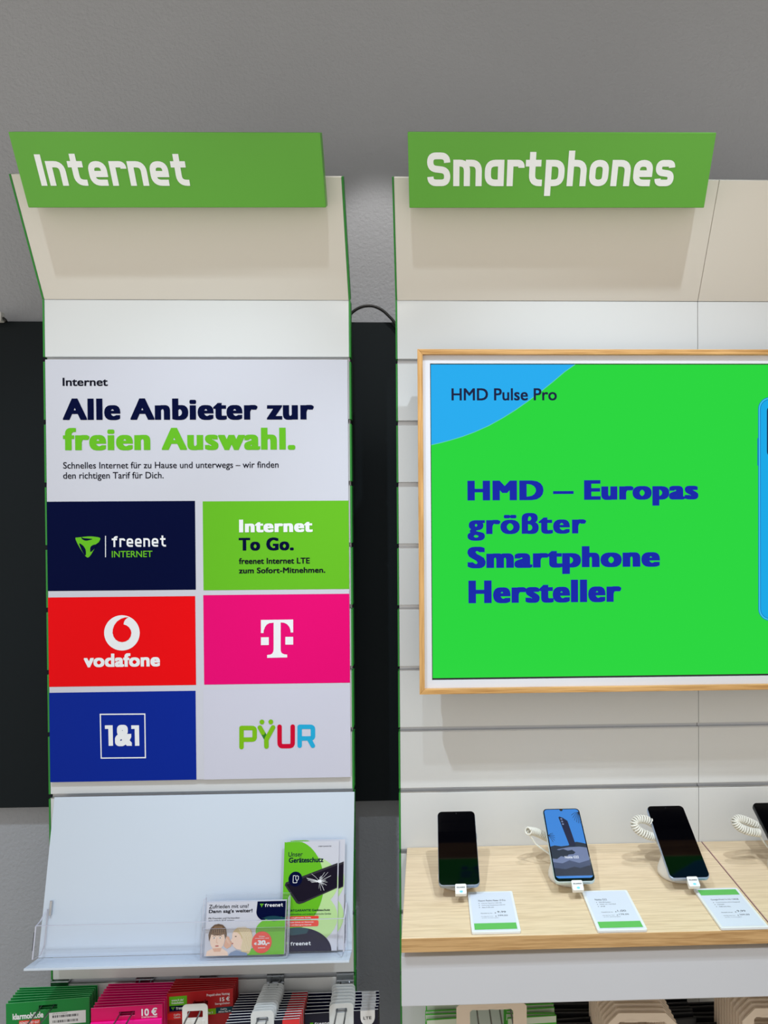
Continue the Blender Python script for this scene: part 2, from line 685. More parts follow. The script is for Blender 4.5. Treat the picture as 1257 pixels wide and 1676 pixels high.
def rect_px(M, y, box):
    """pixel box (x0,ytop,x1,ybottom) -> local rect, each side measured mid-edge"""
    u0, v0, u1, v1 = box
    um, vm = (u0 + u1) / 2, (v0 + v1) / 2
    return (loc(M, u0, v1, y)[0], loc(M, um, v1, y)[1], loc(M, u1, v1, y)[0], loc(M, um, v0, y)[1])


def text(name, body, M, parent, box, y, m, heavy=(0, 0), techno=None, rect=None, spacing=1.0, label=None, thick=0.0):
    VF = techno_mesh(body, *techno) if techno else font_mesh(body, heavy, spacing)
    r = rect if rect else rect_px(M, y, box)
    mb = MB()
    mb.bm.free()
    mb.bm = put_text(VF, r, y, thick)
    o = mb.build(name, m, parent)
    if label:
        o['label'] = label
    return o


def text_into(mb, body, rect, y, mi=0, heavy=(0, 0), techno=None):
    VF = techno_mesh(body, *techno) if techno else font_mesh(body, heavy)
    mb._merge(put_text(VF, rect, y), mi)


T = Matrix.Translation
RX = lambda d: Matrix.Rotation(math.radians(d), 4, 'X')
RZ = lambda d: Matrix.Rotation(math.radians(d), 4, 'Z')

# ------------------------------------------------------------------ the room
WALL_Y = 0.165
mb = MB(); mb.box(-3.2, 3.6, WALL_Y, WALL_Y + 0.1, 0, 3.3); struct('wall_back', mb, 'wall_paint')
mb = MB(); mb.box(-3.2, 3.6, -4.5, WALL_Y, -0.06, 0); struct('floor', mb, 'floor_tile')
mb = MB(); mb.box(-3.2, 3.6, -1.6, WALL_Y + 0.1, 3.3, 3.36); struct('ceiling', mb, 'ceiling_paint')

# ------------------------------------------------------------------ black board on the wall, cable, plug
BZ1, BZ0 = at(610, 527, 0.135).z, at(610, 1311.5, 0.135).z
t = thing('wall_panel', 'flat black board mounted on the grey wall behind the white slatwall panels', 'panel', T((-0.4, 0.15, BZ0)))
mb = MB(); mb.box(-1.3, 1.3, -0.015, 0.0, 0, BZ1 - BZ0, 0.002); mb.build('board', 'black_board', t)
for x in (-1.0, 0, 1.0):
    mb = MB()
    mb.box(x - .04, x + .04, 0.0005, 0.0145, 0.2, BZ1 - BZ0 - 0.2)
    mb.build('mounting_rail', 'black_plastic', t)
p = [at(548, 550, .125), at(566, 524, .125), at(577, 511, .125), at(590, 503, .125), at(603, 500.5, .125), at(614, 502, .125), at(626, 508, .125), at(636, 517, .125), at(645, 527, .125), at(662, 552, .125)]
mb = MB()
fine = []
for i in range(len(p) - 1):
    a, b_, c_, d_ = p[max(i - 1, 0)], p[i], p[i + 1], p[min(i + 2, len(p) - 1)]
    for k in range(5):
        q = k / 5
        fine.append(0.5 * ((2 * b_) + (c_ - a) * q + (2 * a - 5 * b_ + 4 * c_ - d_) * q * q + (3 * b_ - a - 3 * c_ + d_) * q ** 3))
fine.append(p[-1])
mb.tube([Vector(q) for q in fine], 0.0032, 8)
tag(mb.build('power_cable', 'black_cable'), 'black cable arching over the black board between the two white panels', 'cable')
q = at(3, 519, .12)
t = thing('power_plug', 'small white plug at the left picture edge above the black board', 'plug', T((q.x, .12, q.z)))
mb = MB(); mb.box(-.03, .002, -.008, .008, -.010, .010, .002); mb.build('plug_body', 'white_plastic', t)
mb = MB(); mb.tube([(.002, 0, -.002), (.007, 0, -.006), (.009, .0, -.010)], .003, 8); mb.build('cord', 'black_cable', t)

# ------------------------------------------------------------------ slatwall panels
FOLD = 2.044
GROOVES_LEFT = [1.930 - 0.1204 * i for i in range(15)]
GROOVES_RIGHT = [1.9262 - 0.1200 * i for i in range(15)]
GH = 0.0094
TILT = 29
CAN = 0.217


def slatwall(label, x0, x1, edges, GROOVES):
    W = x1 - x0
    xm = (x0 + x1) / 2
    M = T((xm, 0, 0))
    t = thing('slatwall_panel', label, 'slatwall panel', M)
    h = W / 2
    e = 0.0032
    a = -h + (e if 'l' in edges else 0.0004)
    b = h - (e if 'r' in edges else 0.0004)
    zs = [FOLD] + [z for g in GROOVES for z in (g + GH / 2, g - GH / 2)] + [0.02]
    mb = MB()
    for i in range(0, len(zs), 2):
        mb.box(a, b, 0, 0.0125, zs[i + 1], zs[i], 0.0006, seg=1)
    mb.box(a, b, 0.0128, 0.022, 0.02, FOLD)
    mb.build('slat_board', 'white_laminate', t)
    mb = MB()
    for g in GROOVES:
        mb.box(a, b, 0.0085, 0.0127, g - GH / 2 - .0003, g + GH / 2 + .0003)
        mb.box(a, b, 0.0004, 0.0126, g - GH / 2 - .0001, g - GH / 2 + .0020)
    mb.build('groove_rail', 'aluminium', t)
    for s_ in edges:
        mb = MB()
        x_0, x_1 = (-h, -h + e - .0002) if s_ == 'l' else (h - e + .0002, h)
        for i in range(0, len(zs), 2):
            mb.box(x_0, x_1, -0.0004, 0.022, zs[i + 1], zs[i])
        mb.build('edge_strip', 'green_edge', t)
    # canopy board leaning out over the viewer
    K = T((0, 0, FOLD)) @ RX(TILT)
    mb = MB(); mb.box(a, b, 0, 0.018, 0.0005, CAN, 0.0007, seg=1)
    mb.bm.transform(K)
    cb = mb.build('canopy_board', 'canopy_laminate', t)
    for s_ in edges:
        mb = MB()
        x_0, x_1 = (-h, -h + e - .0002) if s_ == 'l' else (h - e + .0002, h)
        mb.box(x_0, x_1, -0.0004, 0.018, 0.0005, CAN)
        mb.bm.transform(K)
        mb.build('edge_strip', 'green_edge', cb)
    return t


LX0, LX1 = -0.6738, -0.0862
RXA, RXB, RXC = 0.0012, 0.5962, 1.1912
slatwall('white slatwall panel with green edges behind the poster of six colour fields', LX0, LX1, 'lr', GROOVES_LEFT)
slatwall('white slatwall panel with one green edge behind the left part of the television', RXA, RXB, 'l', GROOVES_RIGHT)
slatwall('white slatwall panel at the right picture edge beyond the vertical seam', RXB, RXC, '', GROOVES_RIGHT)


# ------------------------------------------------------------------ header signs
def header(label, x0, x1, s, corners):
    # frame: origin on the front face, mid, bottom edge
    n = Vector((0, -math.cos(math.radians(TILT)), -math.sin(math.radians(TILT))))
    up = Vector((0, -math.sin(math.radians(TILT)), math.cos(math.radians(TILT))))
    base = Vector((0, 0, FOLD)) + n * s
    M0 = T(base) @ RX(TILT)
    zb = sum(loc(M0, *c)[1] for c in corners[:2]) / 2
    zt = sum(loc(M0, *c)[1] for c in corners[2:]) / 2
    M = T(base + up * zb + Vector(((x0 + x1) / 2, 0, 0))) @ RX(TILT) @ Matrix.Rotation(math.radians(-0.4), 4, 'Y')
    h = (x1 - x0) / 2
    t = thing('header_sign', label, 'sign', M)
    th = s - 0.014
    mb = MB()
    mb.box(-h, h, 0, th, 0, zt - zb, 0.0012, seg=2)
    for f in mb.bm.faces:
        f.material_index = 0 if f.normal.y < -0.5 else 1
    bx = mb.build('sign_board', ['green_sign', 'green_sign_edge'], t)
    for x in (-h * .8, h * .8):
        mb = MB()
        mb.box(x - .012, x + .012, th, s - 0.0005, 0.006, min(0.05, CAN - zb - .002))
        mb.build('spacer', 'aluminium', t)
    return t, M


SD = 0.040
t, M = header('green sign reading Internet on the canopy of the left panel', -0.635, -0.1155, SD, [(46, 339.6), (533, 340), (15, 216), (525.5, 217)])
bl, br, tp = loc(M, 68.5, 304), loc(M, 311.5, 304), loc(M, 57, 251.5)
text('lettering', 'Internet', M, t, None, -0.0006, 'sign_white', techno=(0.2, 0.105), rect=(bl[0], bl[1], br[0], tp[1]))
t, M = header('green sign reading Smartphones on the canopy of the right panel', 0.0322, 0.5622, SD, [(669.5, 340.5), (1152, 340), (668.5, 216), (1174, 217)])
bl, br, tp, lo = loc(M, 699.5, 305), loc(M, 1100.5, 304), loc(M, 930, 246.5), loc(M, 893, 320.7)
text('lettering', 'Smartphones', M, t, None, -0.0006, 'sign_white', techno=(0.2, 0.095), rect=(bl[0], lo[1], br[0], tp[1]))

# ------------------------------------------------------------------ poster with six colour fields
PX0, PX1 = at(78, 930, -.006).x, at(571.5, 930, -.006).x
PZ1, PZ0 = at(320, 588.5, -.006).z, at(325, 1276, -.006).z
M = T(((PX0 + PX1) / 2, -0.006, (PZ0 + PZ1) / 2))
t = thing('poster', 'large white poster board with six colour fields on the left slatwall panel', 'poster', M)
hw, hh = (PX1 - PX0) / 2, (PZ1 - PZ0) / 2
mb = MB(); mb.box(-hw, hw, 0, 0.0055, -hh, hh, 0.0005, seg=1); mb.build('board', 'paper_white', t)
YT, YL, YM = -0.0004, -0.0008, -0.0012


def px(u, v, y=YT):
    return loc(M, u, v, y)


def tile(name, m, u0, v0, u1, v1, L=None, R=None, B=None):
    a, b = px(u0, (v0 + v1) / 2), px(u1, (v0 + v1) / 2)
    z1, z0 = px((u0 + u1) / 2, v0)[1], px((u0 + u1) / 2, v1)[1]
    x0 = -hw if L else a[0]
    x1 = hw if R else b[0]
    if B:
        z0 = -hh
    mb = MB(); mb.poly([(x0, z0), (x1, z0), (x1, z1), (x0, z1)], YT)
    return mb.build(name, m, t)


def logo(name, m, pts, y=YL):
    mb = MB(); mb.poly([px(*q, y) for q in pts], y)
    return mb.build(name, m, t)


text('heading', 'Internet', M, t, (102.5, 618.3, 176.5, 631.8), YT, 'ink_black', (.022, .016))
text('heading', 'Alle Anbieter zur', M, t, (102.8, 652, 513.8, 687.4), YT, 'ink_navy', (.056, .020), spacing=1.12)
text('heading', 'freien Auswahl.', M, t, (103.2, 700, 483.3, 736.8), YT, 'ink_green', (.056, .020), spacing=1.12, label='green heading')
text('small_print', 'Schnelles Internet für zu Hause und unterwegs – wir finden', M, t, (103.4, 755.7, 456, 769.7), YT, 'ink_black', (.009, .006))
text('small_print', 'den richtigen Tarif für Dich.', M, t, (103.4, 772.5, 267.8, 786.8), YT, 'ink_black', (.009, .006))
tile('colour_field', 'ink_navy', 76, 820.5, 319.8, 966.3, L=1)['label'] = 'navy field with a green three-winged emblem'
tile('colour_field', 'ink_green', 332.4, 820, 571, 965, R=1)['label'] = 'light green field with four lines of text'
tile('colour_field', 'ink_red', 78.4, 976.8, 320.2, 1122.7, L=1)['label'] = 'red field with a white ring emblem'
tile('colour_field', 'ink_magenta', 333.4, 973, 571, 1119, R=1)['label'] = 'magenta field with a white letter T'
tile('colour_field', 'ink_blue', 81, 1132.3, 320.8, 1276, L=1, B=1)['label'] = 'blue field with a white framed emblem'
tile('colour_field', 'paper_lilac', 333.4, 1127.3, 571, 1276, R=1, B=1)['label'] = 'pale grey field with four coloured letters'
# navy field: three-winged emblem, bar, lettering
Z = lambda x, y: (90 + x / 5.2375, 850 + y / 5.2375)


def bez(pts, n=6):
    """closed smooth outline through pts (Catmull-Rom)"""
    out = []
    m = len(pts)
    for i in range(m):
        a, b, c, d = [Vector(pts[(i + k) % m]) for k in (-1, 0, 1, 2)]
        for k in range(n):
            q = k / n
            out.append(tuple(0.5 * ((2 * b) + (c - a) * q + (2 * a - 5 * b + 4 * c - d) * q * q + (3 * b - a - 3 * c + d) * q ** 3)))
    return out


mb = MB()
mb.poly([px(*Z(*q), YL) for q in bez([(176, 158), (190, 156), (226, 152), (300, 146), (372, 154), (388, 166), (378, 190), (340, 250), (302, 312), (280, 327), (264, 318), (240, 288), (200, 222), (178, 176)])], YL)
for q in ([(225, 152), (240, 160), (268, 163), (318, 168), (300, 176), (262, 182), (234, 170)],
          [(208, 208), (222, 212), (246, 232), (262, 262), (264, 300), (256, 308), (238, 282), (218, 240)],
          [(372, 200), (350, 214), (322, 222), (304, 240), (302, 276), (312, 276), (344, 244)]):
    mb.poly([px(*Z(*k), YM) for k in bez(q)], YM, 1)
mb.build('emblem', ['ink_green', 'ink_navy'], t)
logo('divider_bar', 'ink_white', [(172, 877), (173.4, 877), (173.4, 912), (172, 912)])
text('lettering', 'freenet', M, t, (183, 876.8, 271.8, 895), YL, 'ink_white', techno=(.17, .16))
text('lettering', 'INTERNET', M, t, (183, 901.6, 249.5, 912), YL, 'ink_green', (.012, .008), label='green lettering')
# green field
text('lettering', 'Internet', M, t, (391.4, 850.2, 511.8, 871.2), YL, 'ink_white', (.056, .020), spacing=1.12)
text('lettering', 'To Go.', M, t, (390.8, 879.8, 480.8, 901), YL, 'ink_navy', (.056, .020), spacing=1.12)
text('lettering', 'freenet Internet LTE', M, t, (391, 913, 507, 922.8), YL, 'ink_black', (.03, .02), spacing=1.03)
text('lettering', 'zum Sofort-Mitnehmen.', M, t, (391, 928.6, 532.3, 938), YL, 'ink_black', (.03, .02), spacing=1.03)
# red field: ring with a speech mark, lettering
Z = lambda x, y: (120 + x / 7.856, 995 + y / 7.856)
mb = MB()
mb.poly([px(*Z(*q), YL) for q in ell(625, 321, 229, 227, 48)], YL)
mark = [(712, 118), (690, 128), (663, 155), (648, 185), (645, 212)] + ell(625, 322, 121, 118, 24, -68, 180)[::1] + [(506, 270), (530, 215), (566, 168), (616, 136), (664, 121)]
mark = [(712, 118), (690, 129), (664, 154), (650, 182), (645, 212), (684, 224), (716, 250), (738, 284), (746, 322), (736, 368), (712, 406), (674, 430), (630, 440), (584, 432), (545, 408), (518, 370), (504, 322), (508, 272), (526, 222), (562, 174), (612, 140), (662, 123)]
mb.poly([px(*Z(*q), YM) for q in bez(mark[:4])[:0] + mark], YM, 1)
mb.build('emblem', ['ink_white', 'ink_red'], t)
text('lettering', 'vodafone', M, t, (137.2, 1069.3, 262, 1091.6), YL, 'ink_white', (.04, .034), spacing=1.03)
# magenta field: slab letter T between two squares
Z = lambda x, y: (410 + x / 13.967, 1000 + y / 13.967)
mb = MB()
arcL = [(295 + 235 * math.sin(a), 500 - 235 * math.cos(a) * 1.0) for a in [0]]
lft = [(238, 205), (238, 505), (297, 505), (305, 440), (330, 370), (372, 312), (430, 278), (528, 268)]
rgt = [(690, 262), (770, 270), (838, 305), (886, 362), (912, 430), (920, 492), (975, 492), (975, 195)]
stem_l = [(528, 870), (522, 925), (496, 975), (450, 998), (380, 1005), (380, 1072)]
stem_r = [(838, 1062), (838, 998), (770, 990), (716, 965), (692, 915), (690, 865)]
mb.poly([px(*Z(*q), YL) for q in lft + stem_l + stem_r + rgt], YL)
mb.poly([px(*Z(*q), YL) for q in ((238, 602), (418, 600), (418, 778), (238, 780))], YL)
mb.poly([px(*Z(*q), YL) for q in ((796, 592), (975, 590), (975, 768), (796, 770))], YL)
mb.build('emblem', 'ink_white', t)
# blue field: framed numerals
Z = lambda x, y: (150 + x / 12.57, 1160 + y / 12.57)
mb = MB()
out = [px(*Z(*q), YL) for q in ((165, 103), (1105, 96), (1118, 1018), (186, 1028))]
inn = [px(*Z(*q), YL) for q in ((190, 128), (1082, 122), (1094, 994), (208, 1004))]
for i in range(4):
    mb.poly([out[i], out[(i + 1) % 4], inn[(i + 1) % 4], inn[i]], YL)
for dx in (0, 542):
    mb.poly([px(*Z(x + dx, y), YL) for x, y in ((272, 342), (432, 340), (440, 762), (350, 764), (342, 414), (274, 416))], YL)
bm_r = rect_px(M, YL, (Z(480, 0)[0], Z(0, 330)[1], Z(836, 0)[0], Z(0, 770)[1]))
text_into(mb, '&', bm_r, YL, 0, (.045, .045))
mb.build('emblem', 'ink_white', t)
# pale field: four coloured round letters
Z = lambda x, y: (380 + x / 8.38, 1165 + y / 8.38)
wd = abs(px(*Z(62, 300), YL)[0] - px(*Z(0, 300), YL)[0])
rr = wd * 1.35


def rs(path, m, y=YL, rad=None):
    mb = MB()
    mb.stroke([px(*Z(*q), y) for q in path], wd, y, 0, corner=(rr if rad is None else rad), round_cap=True)
    return mb


mb = rs([(128, 485), (128, 222), (238, 222), (308, 230), (308, 300), (308, 372), (238, 382), (150, 382)], 0, rad=wd * 1.1)
mb.bm.free(); mb = rs([(128, 485), (128, 222)], 0)
mb.stroke([px(*Z(*q), YL - .00008) for q in ((128, 222), (238, 222), (308, 224), (308, 300), (308, 380), (238, 382), (128, 382))], wd, YL - .00008, 0, corner=wd * 1.25)
mb.build('letter', 'ink_lime', t)
mb = rs([(380, 216), (468, 372)], 0); mb.build('letter_shade', 'ink_leaf', t)
mb = rs([(380, 216), (420, 288)], 0, YM); mb.stroke([px(*Z(*q), YM - .00008) for q in ((560, 214), (468, 382), (470, 476))], wd, YM - .00008, 0, corner=wd * .3, round_cap=True)
for c in ((408, 140), (530, 138)):
    mb.poly([px(*Z(*q), YM) for q in ell(c[0], c[1], 33, 33, 20)], YM)
mb.build('letter', 'ink_lime', t)
mb = rs([(650, 205), (650, 380), (652, 472), (740, 472), (828, 470), (830, 380), (830, 203)], 0, rad=wd * 1.6); mb.build('letter', 'ink_crimson', t)['label'] = 'red letter'
mb = rs([(926, 466), (926, 206)], 0)
mb.stroke([px(*Z(*q), YL - .00008) for q in ((926, 206), (1040, 206), (1108, 208), (1108, 285), (1108, 364), (1040, 366), (926, 366))], wd, YL - .00008, 0, corner=wd * 1.25); mb.stroke([px(*Z(*q), YL - .00014) for q in ((1050, 366), (1106, 466))], wd, YL - .00014, 0, round_cap=True); mb.build('letter', 'ink_cyan', t)['label'] = 'sky blue letter'

# ------------------------------------------------------------------ television in an oak frame
TVY = -0.100
TX0, TX1 = 0.0444, 1.111
TZ1, TZ0 = at(970, 571.5, TVY).z, at(970, 1133, TVY).z
M = T(((TX0 + TX1) / 2, TVY, (TZ0 + TZ1) / 2))
t = thing('television', 'large wall television with oak frame showing a green screen with blue text', 'television', M)
hw, hh = (TX1 - TX0) / 2, (TZ1 - TZ0) / 2
fw = 0.0095
REC = 0.008
for nm, pts, m in (('frame_side', [(-hw, -hh), (-hw + fw, -hh + fw), (-hw + fw, hh - fw), (-hw, hh)], 'oak_frame_upright'),
                   ('frame_side', [(hw, -hh), (hw, hh), (hw - fw, hh - fw), (hw - fw, -hh + fw)], 'oak_frame_upright'),
                   ('frame_side', [(-hw, hh), (-hw + fw, hh - fw), (hw - fw, hh - fw), (hw, hh)], 'oak_frame'),
                   ('frame_side', [(-hw, -hh), (hw, -hh), (hw - fw, -hh + fw), (-hw + fw, -hh + fw)], 'oak_frame')):
    mb = MB(); mb.prism(pts, 0, 0.03, bev=.0008); mb.build(nm, m, t)
SY = REC + .003
sx0 = loc(M, 705.5, 850, SY)[0]
sx1 = -sx0
sz1, sz0 = loc(M, 980, 595.5, SY)[1], loc(M, 980, 1109.3, SY)[1]
ix, iz = hw - fw, hh - fw
for pts in ([(-ix, -iz), (sx0, sz0), (sx0, sz1), (-ix, iz)], [(ix, -iz), (ix, iz), (sx1, sz1), (sx1, sz0)],
            [(-ix, iz), (sx0, sz1), (sx1, sz1), (ix, iz)], [(-ix, -iz), (ix, -iz), (sx1, sz0), (sx0, sz0)]):
    mb = MB(); mb.prism(pts, REC, 0.026); mb.build('inner_border', 'mat_white', t)
mb = MB(); mb.box(sx0 + .0003, sx1 - .0003, SY, .026, sz0 + .0003, sz1 - .0003); scr = mb.build('screen', 'black_plastic', t)
mb = MB(); mb.box(-hw + .012, hw - .012, .0301, .055, -hh + .012, hh - .012, .002)
mb.box(-hw + .12, hw - .12, .055, .0625, -hh + .14, hh - .1, .002); mb.build('rear_casing', 'black_plastic', t)
mb = MB(); mb.box(-.2, .2, .0626, .0995, -.12, .12); mb.build('wall_bracket', 'black_plastic', t)
D0 = SY - .0003
dx0, dx1 = sx0 + .0012, sx1 - .0012
dz1, dz0 = sz1 - .0014, loc(M, 980, 1106.3, SY)[1]
mb = MB(); mb.poly([(dx0, dz0), (dx1, dz0), (dx1, dz1), (dx0, dz1)], D0); mb.build('picture', 'screen_green', scr)
D1, D2, D3 = D0 - .0003, D0 - .0006, D0 - .0009
Z = lambda x, y: loc(M, 620 + x / 1.9733, 560 + y / 1.9733, D1)
arc = [(634, 66), (600, 96), (560, 130), (520, 162), (480, 192), (440, 220), (400, 245), (355, 270), (310, 290), (270, 305), (230, 317), (200, 325), (168, 332)]
mb = MB()
ap = [Z(*q) for q in arc]
ap[0] = (ap[0][0], dz1)
ap[-1] = (dx0, ap[-1][1])
mb.poly(ap + [(dx0, dz1)], D1); mb.stroke(ap, .0012, D1 - .0001, 1); mb.build('blue_arc', ['screen_blue', 'screen_arc'], scr)
text('screen_lettering', 'HMD Pulse Pro', M, scr, (739, 635.5, 911.4, 655.6), D2, 'screen_dark_text', (.018, .014))
for body, box in (('HMD – Europas', (765.2, 786, 1143, 828.3)), ('größter', (765.2, 839.5, 959.6, 884.5)), ('Smartphone', (765.2, 893.8, 1080.2, 939.5)), ('Hersteller', (766.8, 949.2, 1017, 986.6))):
    text('screen_heading', body, M, scr, box, D3, 'screen_text', (.049, .016) if 'ö' in body else (.066, .022), spacing=1.12)
# phone back shown on the screen
pz1, pz0 = loc(M, 1257, 650, D1)[1], loc(M, 1257, 1016, D1)[1]
p0 = loc(M, 1241, 850, D1)[0]
pw = 0.155
mb = MB()
mb.poly(rrect(p0, p0 + pw, pz0, pz1, .022), D1)
mb.poly(rrect(p0 + .0012, p0 + pw - .0012, pz0 + .0012, pz1 - .0012, .0208), D1 - .0001, 1)
mb.poly(rrect(p0 + .0034, p0 + pw - .0034, pz0 + .0034, pz1 - .0034, .0188), D1 - .0002, 0)
mb.poly(rrect(p0 + .0046, p0 + pw - .0046, pz0 + .0046, pz1 - .0046, .0176), D1 - .0003, 2)
kz1, kz0 = loc(M, 1250, 664, D1)[1], loc(M, 1250, 748, D1)[1]
kx = loc(M, 1255, 700, D1)[0]
mb.poly(rrect(kx, kx + .09, kz0, kz1, .01), D1 - .0004, 3)
bz1, bz0 = loc(M, 1240, 717, D1)[1], loc(M, 1240, 762, D1)[1]
mb.poly([(p0 - .0014, bz0), (p0, bz0), (p0, bz1), (p0 - .0014, bz1)], D1, 0)
mb.build('pictured_phone', ['screen_phone_rim', 'screen_phone_light', 'screen_phone', 'screen_camera'], scr)
text('maker_name', 'PHILIPS', M, scr, (1154, 1107.2, 1178, 1110.0), SY - .0004, 'ink_white', (.03, .03))

# ------------------------------------------------------------------ display counter
CZ = 0.9742
CF = -0.2985
CT = 0.0215
CX0 = 0.0165


def counter(label, x0, x1, pinkedge):
    xm = (x0 + x1) / 2
    t = thing('display_counter', label, 'counter', T((xm, 0, CZ)))
    h = (x1 - x0) / 2
    mb = MB(); mb.box(-h, h, CF + .0012, -.001, -CT, 0, .0008, seg=1)
    mb.build('counter_top', 'oak_top', t)
    mb = MB(); mb.box(-h, h, CF, CF + .0011, -CT, -.0004); mb.build('front_edging', 'oak_front', t)['label'] = 'darker oak front edge'
    if pinkedge:
        mb = MB(); mb.box(-h - .0011, -h - .0001, CF, -.001, -CT, .0003); mb.build('side_edging', 'oak_pink_edge', t)
    return t


counter('oak counter top carrying the three complete smartphones', CX0, .6002, False)
counter('oak counter top at the right picture edge under the cut-off smartphone', .6022, 1.19, True)


def apron(label, x0, x1):
    xm = (x0 + x1) / 2
    z1, z0 = at(900, 1560.5, -.288).z, at(900, 1641.5, -.288).z
    t = thing('counter_fascia', label, 'fascia', T((xm, -.288, z0)))
    h = (x1 - x0) / 2
    H = z1 - z0
    mb = MB(); mb.box(-h, h, 0, .016, 0, H, .0015)
    mb.build('front_board', 'fascia_laminate', t)
    mb = MB(); mb.box(-h + .004, -h + .02, .0163, .286, H - .05, H - .002); mb.build('side_rail', 'white_steel', t)
    mb = MB(); mb.box(h - .02, h - .004, .0163, .286, H - .05, H - .002); mb.build('side_rail', 'white_steel', t)
    return t


apron('white front board below the oak counter top of the three smartphones', CX0 - .001, .6002)
apron('white front board below the oak counter top at the right picture edge', .6022, 1.19)

# ------------------------------------------------------------------ smartphones with stands
PT = 27.0
PZB = 1.000
PHW, PHL, PHT = 0.0705, 0.1515, 0.0085


def coil(path, R, wr, turns):
    """helix around a smooth path"""
    P = [Vector(q) for q in path]
    fine = []
    for i in range(len(P) - 1):
        a, b, c, d = P[max(i - 1, 0)], P[i], P[i + 1], P[min(i + 2, len(P) - 1)]
        for k in range(40):
            q = k / 40
            fine.append(0.5 * ((2 * b) + (c - a) * q + (2 * a - 5 * b + 4 * c - d) * q * q + (3 * b - a - 3 * c + d) * q ** 3))
    fine.append(P[-1])
    n = len(fine)
    out = []
    up = Vector((0, 0, 1))
    N = int(turns * 12)
    for k in range(N + 1):
        f = k / N * (n - 1)
        i = min(int(f), n - 2)
        p = fine[i].lerp(fine[i + 1], f - i)
        tg = (fine[i + 1] - fine[i]).normalized()
        u = tg.cross(up)
        if u.length < 1e-4:
            u = tg.orthogonal()
        u.normalize()
        v = u.cross(tg)
        up = v
        a = 2 * PI * k / 12
        out.append(p + (u * math.cos(a) + v * math.sin(a)) * R)
    return out


def smartphone(label, slabel, clabel, u, v, body_m, lens, content, coilpath):
    q = atz(u, v, PZB)
    M = T(q) @ RX(PT - 90)
    h = PHW / 2
    t = thing('smartphone', label, 'smartphone', M)
    r = 0.0085
    mb = MB(); mb.prism(rrect(-h, h, 0, PHL, r, 8), 0.0003, PHT, bev=.002); mb.build('body', body_m, t)
    mb = MB(); mb.prism(rrect(-h + .0009, h - .0009, .0012, PHL - .0009, r - .0008, 8), -.0004, .0006); sg = mb.build('screen', 'phone_glass', t)
    mb = MB()
    if lens == 'hole':
        mb.poly(ell(0, PHL - .0055, .0011, .0011, 14), -.0006); mb.build('front_camera', 'black_plastic', t)
    mb = MB()
    for k in range(6):
        mb.poly([(h * .35 + k * .0022, 0), (h * .35 + k * .0022 + .001, 0), (h * .35 + k * .0022 + .001, .001), (h * .35 + k * .0022, .001)], 0)
    mb.bm.transform(T((0, .0022, -.0003)) @ RX(-90) @ T((0, 0, .0015)))
    mb.build('speaker_slot', 'black_plastic', t)
    mb = MB(); mb.box(h - .0002, h + .0007, .003, .0055, PHL * .62, PHL * .69, .0002, seg=1); mb.build('side_key', body_m, t)
    if content:
        content(sg, h)
    # stand below
    bx, by = q.x, q.y + .064
    Ms = T((bx, by, CZ))
    s = thing('phone_stand', slabel, 'stand', Ms)
    Li = Ms.inverted()
    mid = M @ Vector((0, PHT + .0006, PHL * .36))
    mb = MB()
    n = 32
    rings = []
    axu, axv = Vector((1, 0, 0)), (M.to_3x3().col[2])
    for k, (f, rad) in enumerate(((0, .033), (0.02, .0355), (.2, .0360), (.55, .0325), (.94, .0265), (1.0, .0255))):
        ring = []
        for j in range(n):
            a = 2 * PI * j / n
            low = Vector((rad * math.cos(a), rad * math.sin(a), .0004))
            top = Li @ (mid + axu * rad * math.cos(a) + axv * rad * math.sin(a))
            ring.append(mb.bm.verts.new(low.lerp(top, f)))
        rings.append(ring)
    for a, b in zip(rings, rings[1:]):
        for j in range(n):
            ff = mb.bm.faces.new((a[j], a[(j + 1) % n], b[(j + 1) % n], b[j])); ff.smooth = True
    mb.bm.faces.new(rings[-1]); mb.bm.faces.new(list(reversed(rings[0])))
    mb.build('base', 'white_plastic', s)
    # clip over the lower edge of the phone
    Lm = Li @ M
    mb = MB()
    mb.prism(rrect(-.0095 + .002, .0095 + .002, -.0165, .0020, .0025), -.0012, -.0005, bev=.0002)
    mb.box(-.0075, .0115, -.0006, PHT * .8, -.0160, -.0035, .001)
    mb.bm.transform(Lm)
    c = mb.build('security_clip', 'white_plastic', s)
    mb = MB()
    text_into(mb, 'GUARD', (-.0052, -.0058, .0092, -.0034), -.00135, 0, (.03, .03))
    mb.bm.transform(Lm); mb.build('clip_lettering', 'ink_grey', c)
    mb = MB(); mb.poly(ell(.0025, -.0122, .0028, .0020, 16), -.00135); mb.bm.transform(Lm); mb.build('indicator_light', 'led_blue', c)
    # coiled cable
    if coilpath:
        pts = [at(*k) for k in coilpath]
        mb = MB()
        Lt = sum((pts[i + 1] - pts[i]).length for i in range(len(pts) - 1))
        mb.tube([Li @ p for p in coil(pts, .0062, .0016, Lt / .0042)], .0017, 6)
        mb.build('coiled_cable', 'coil_plastic', s)
        tail = [Li @ pts[-1], Li @ (pts[-1] + Vector((.006, .0, -.012))), Li @ (pts[-1] + Vector((.014, -.002, -.024))), Vector((-.006, .0335, .010)), Vector((0, .030, .006))]
        mb = MB(); mb.tube(tail, .0016, 8); mb.build('cable_tail', 'coil_plastic', s)
    return t, M


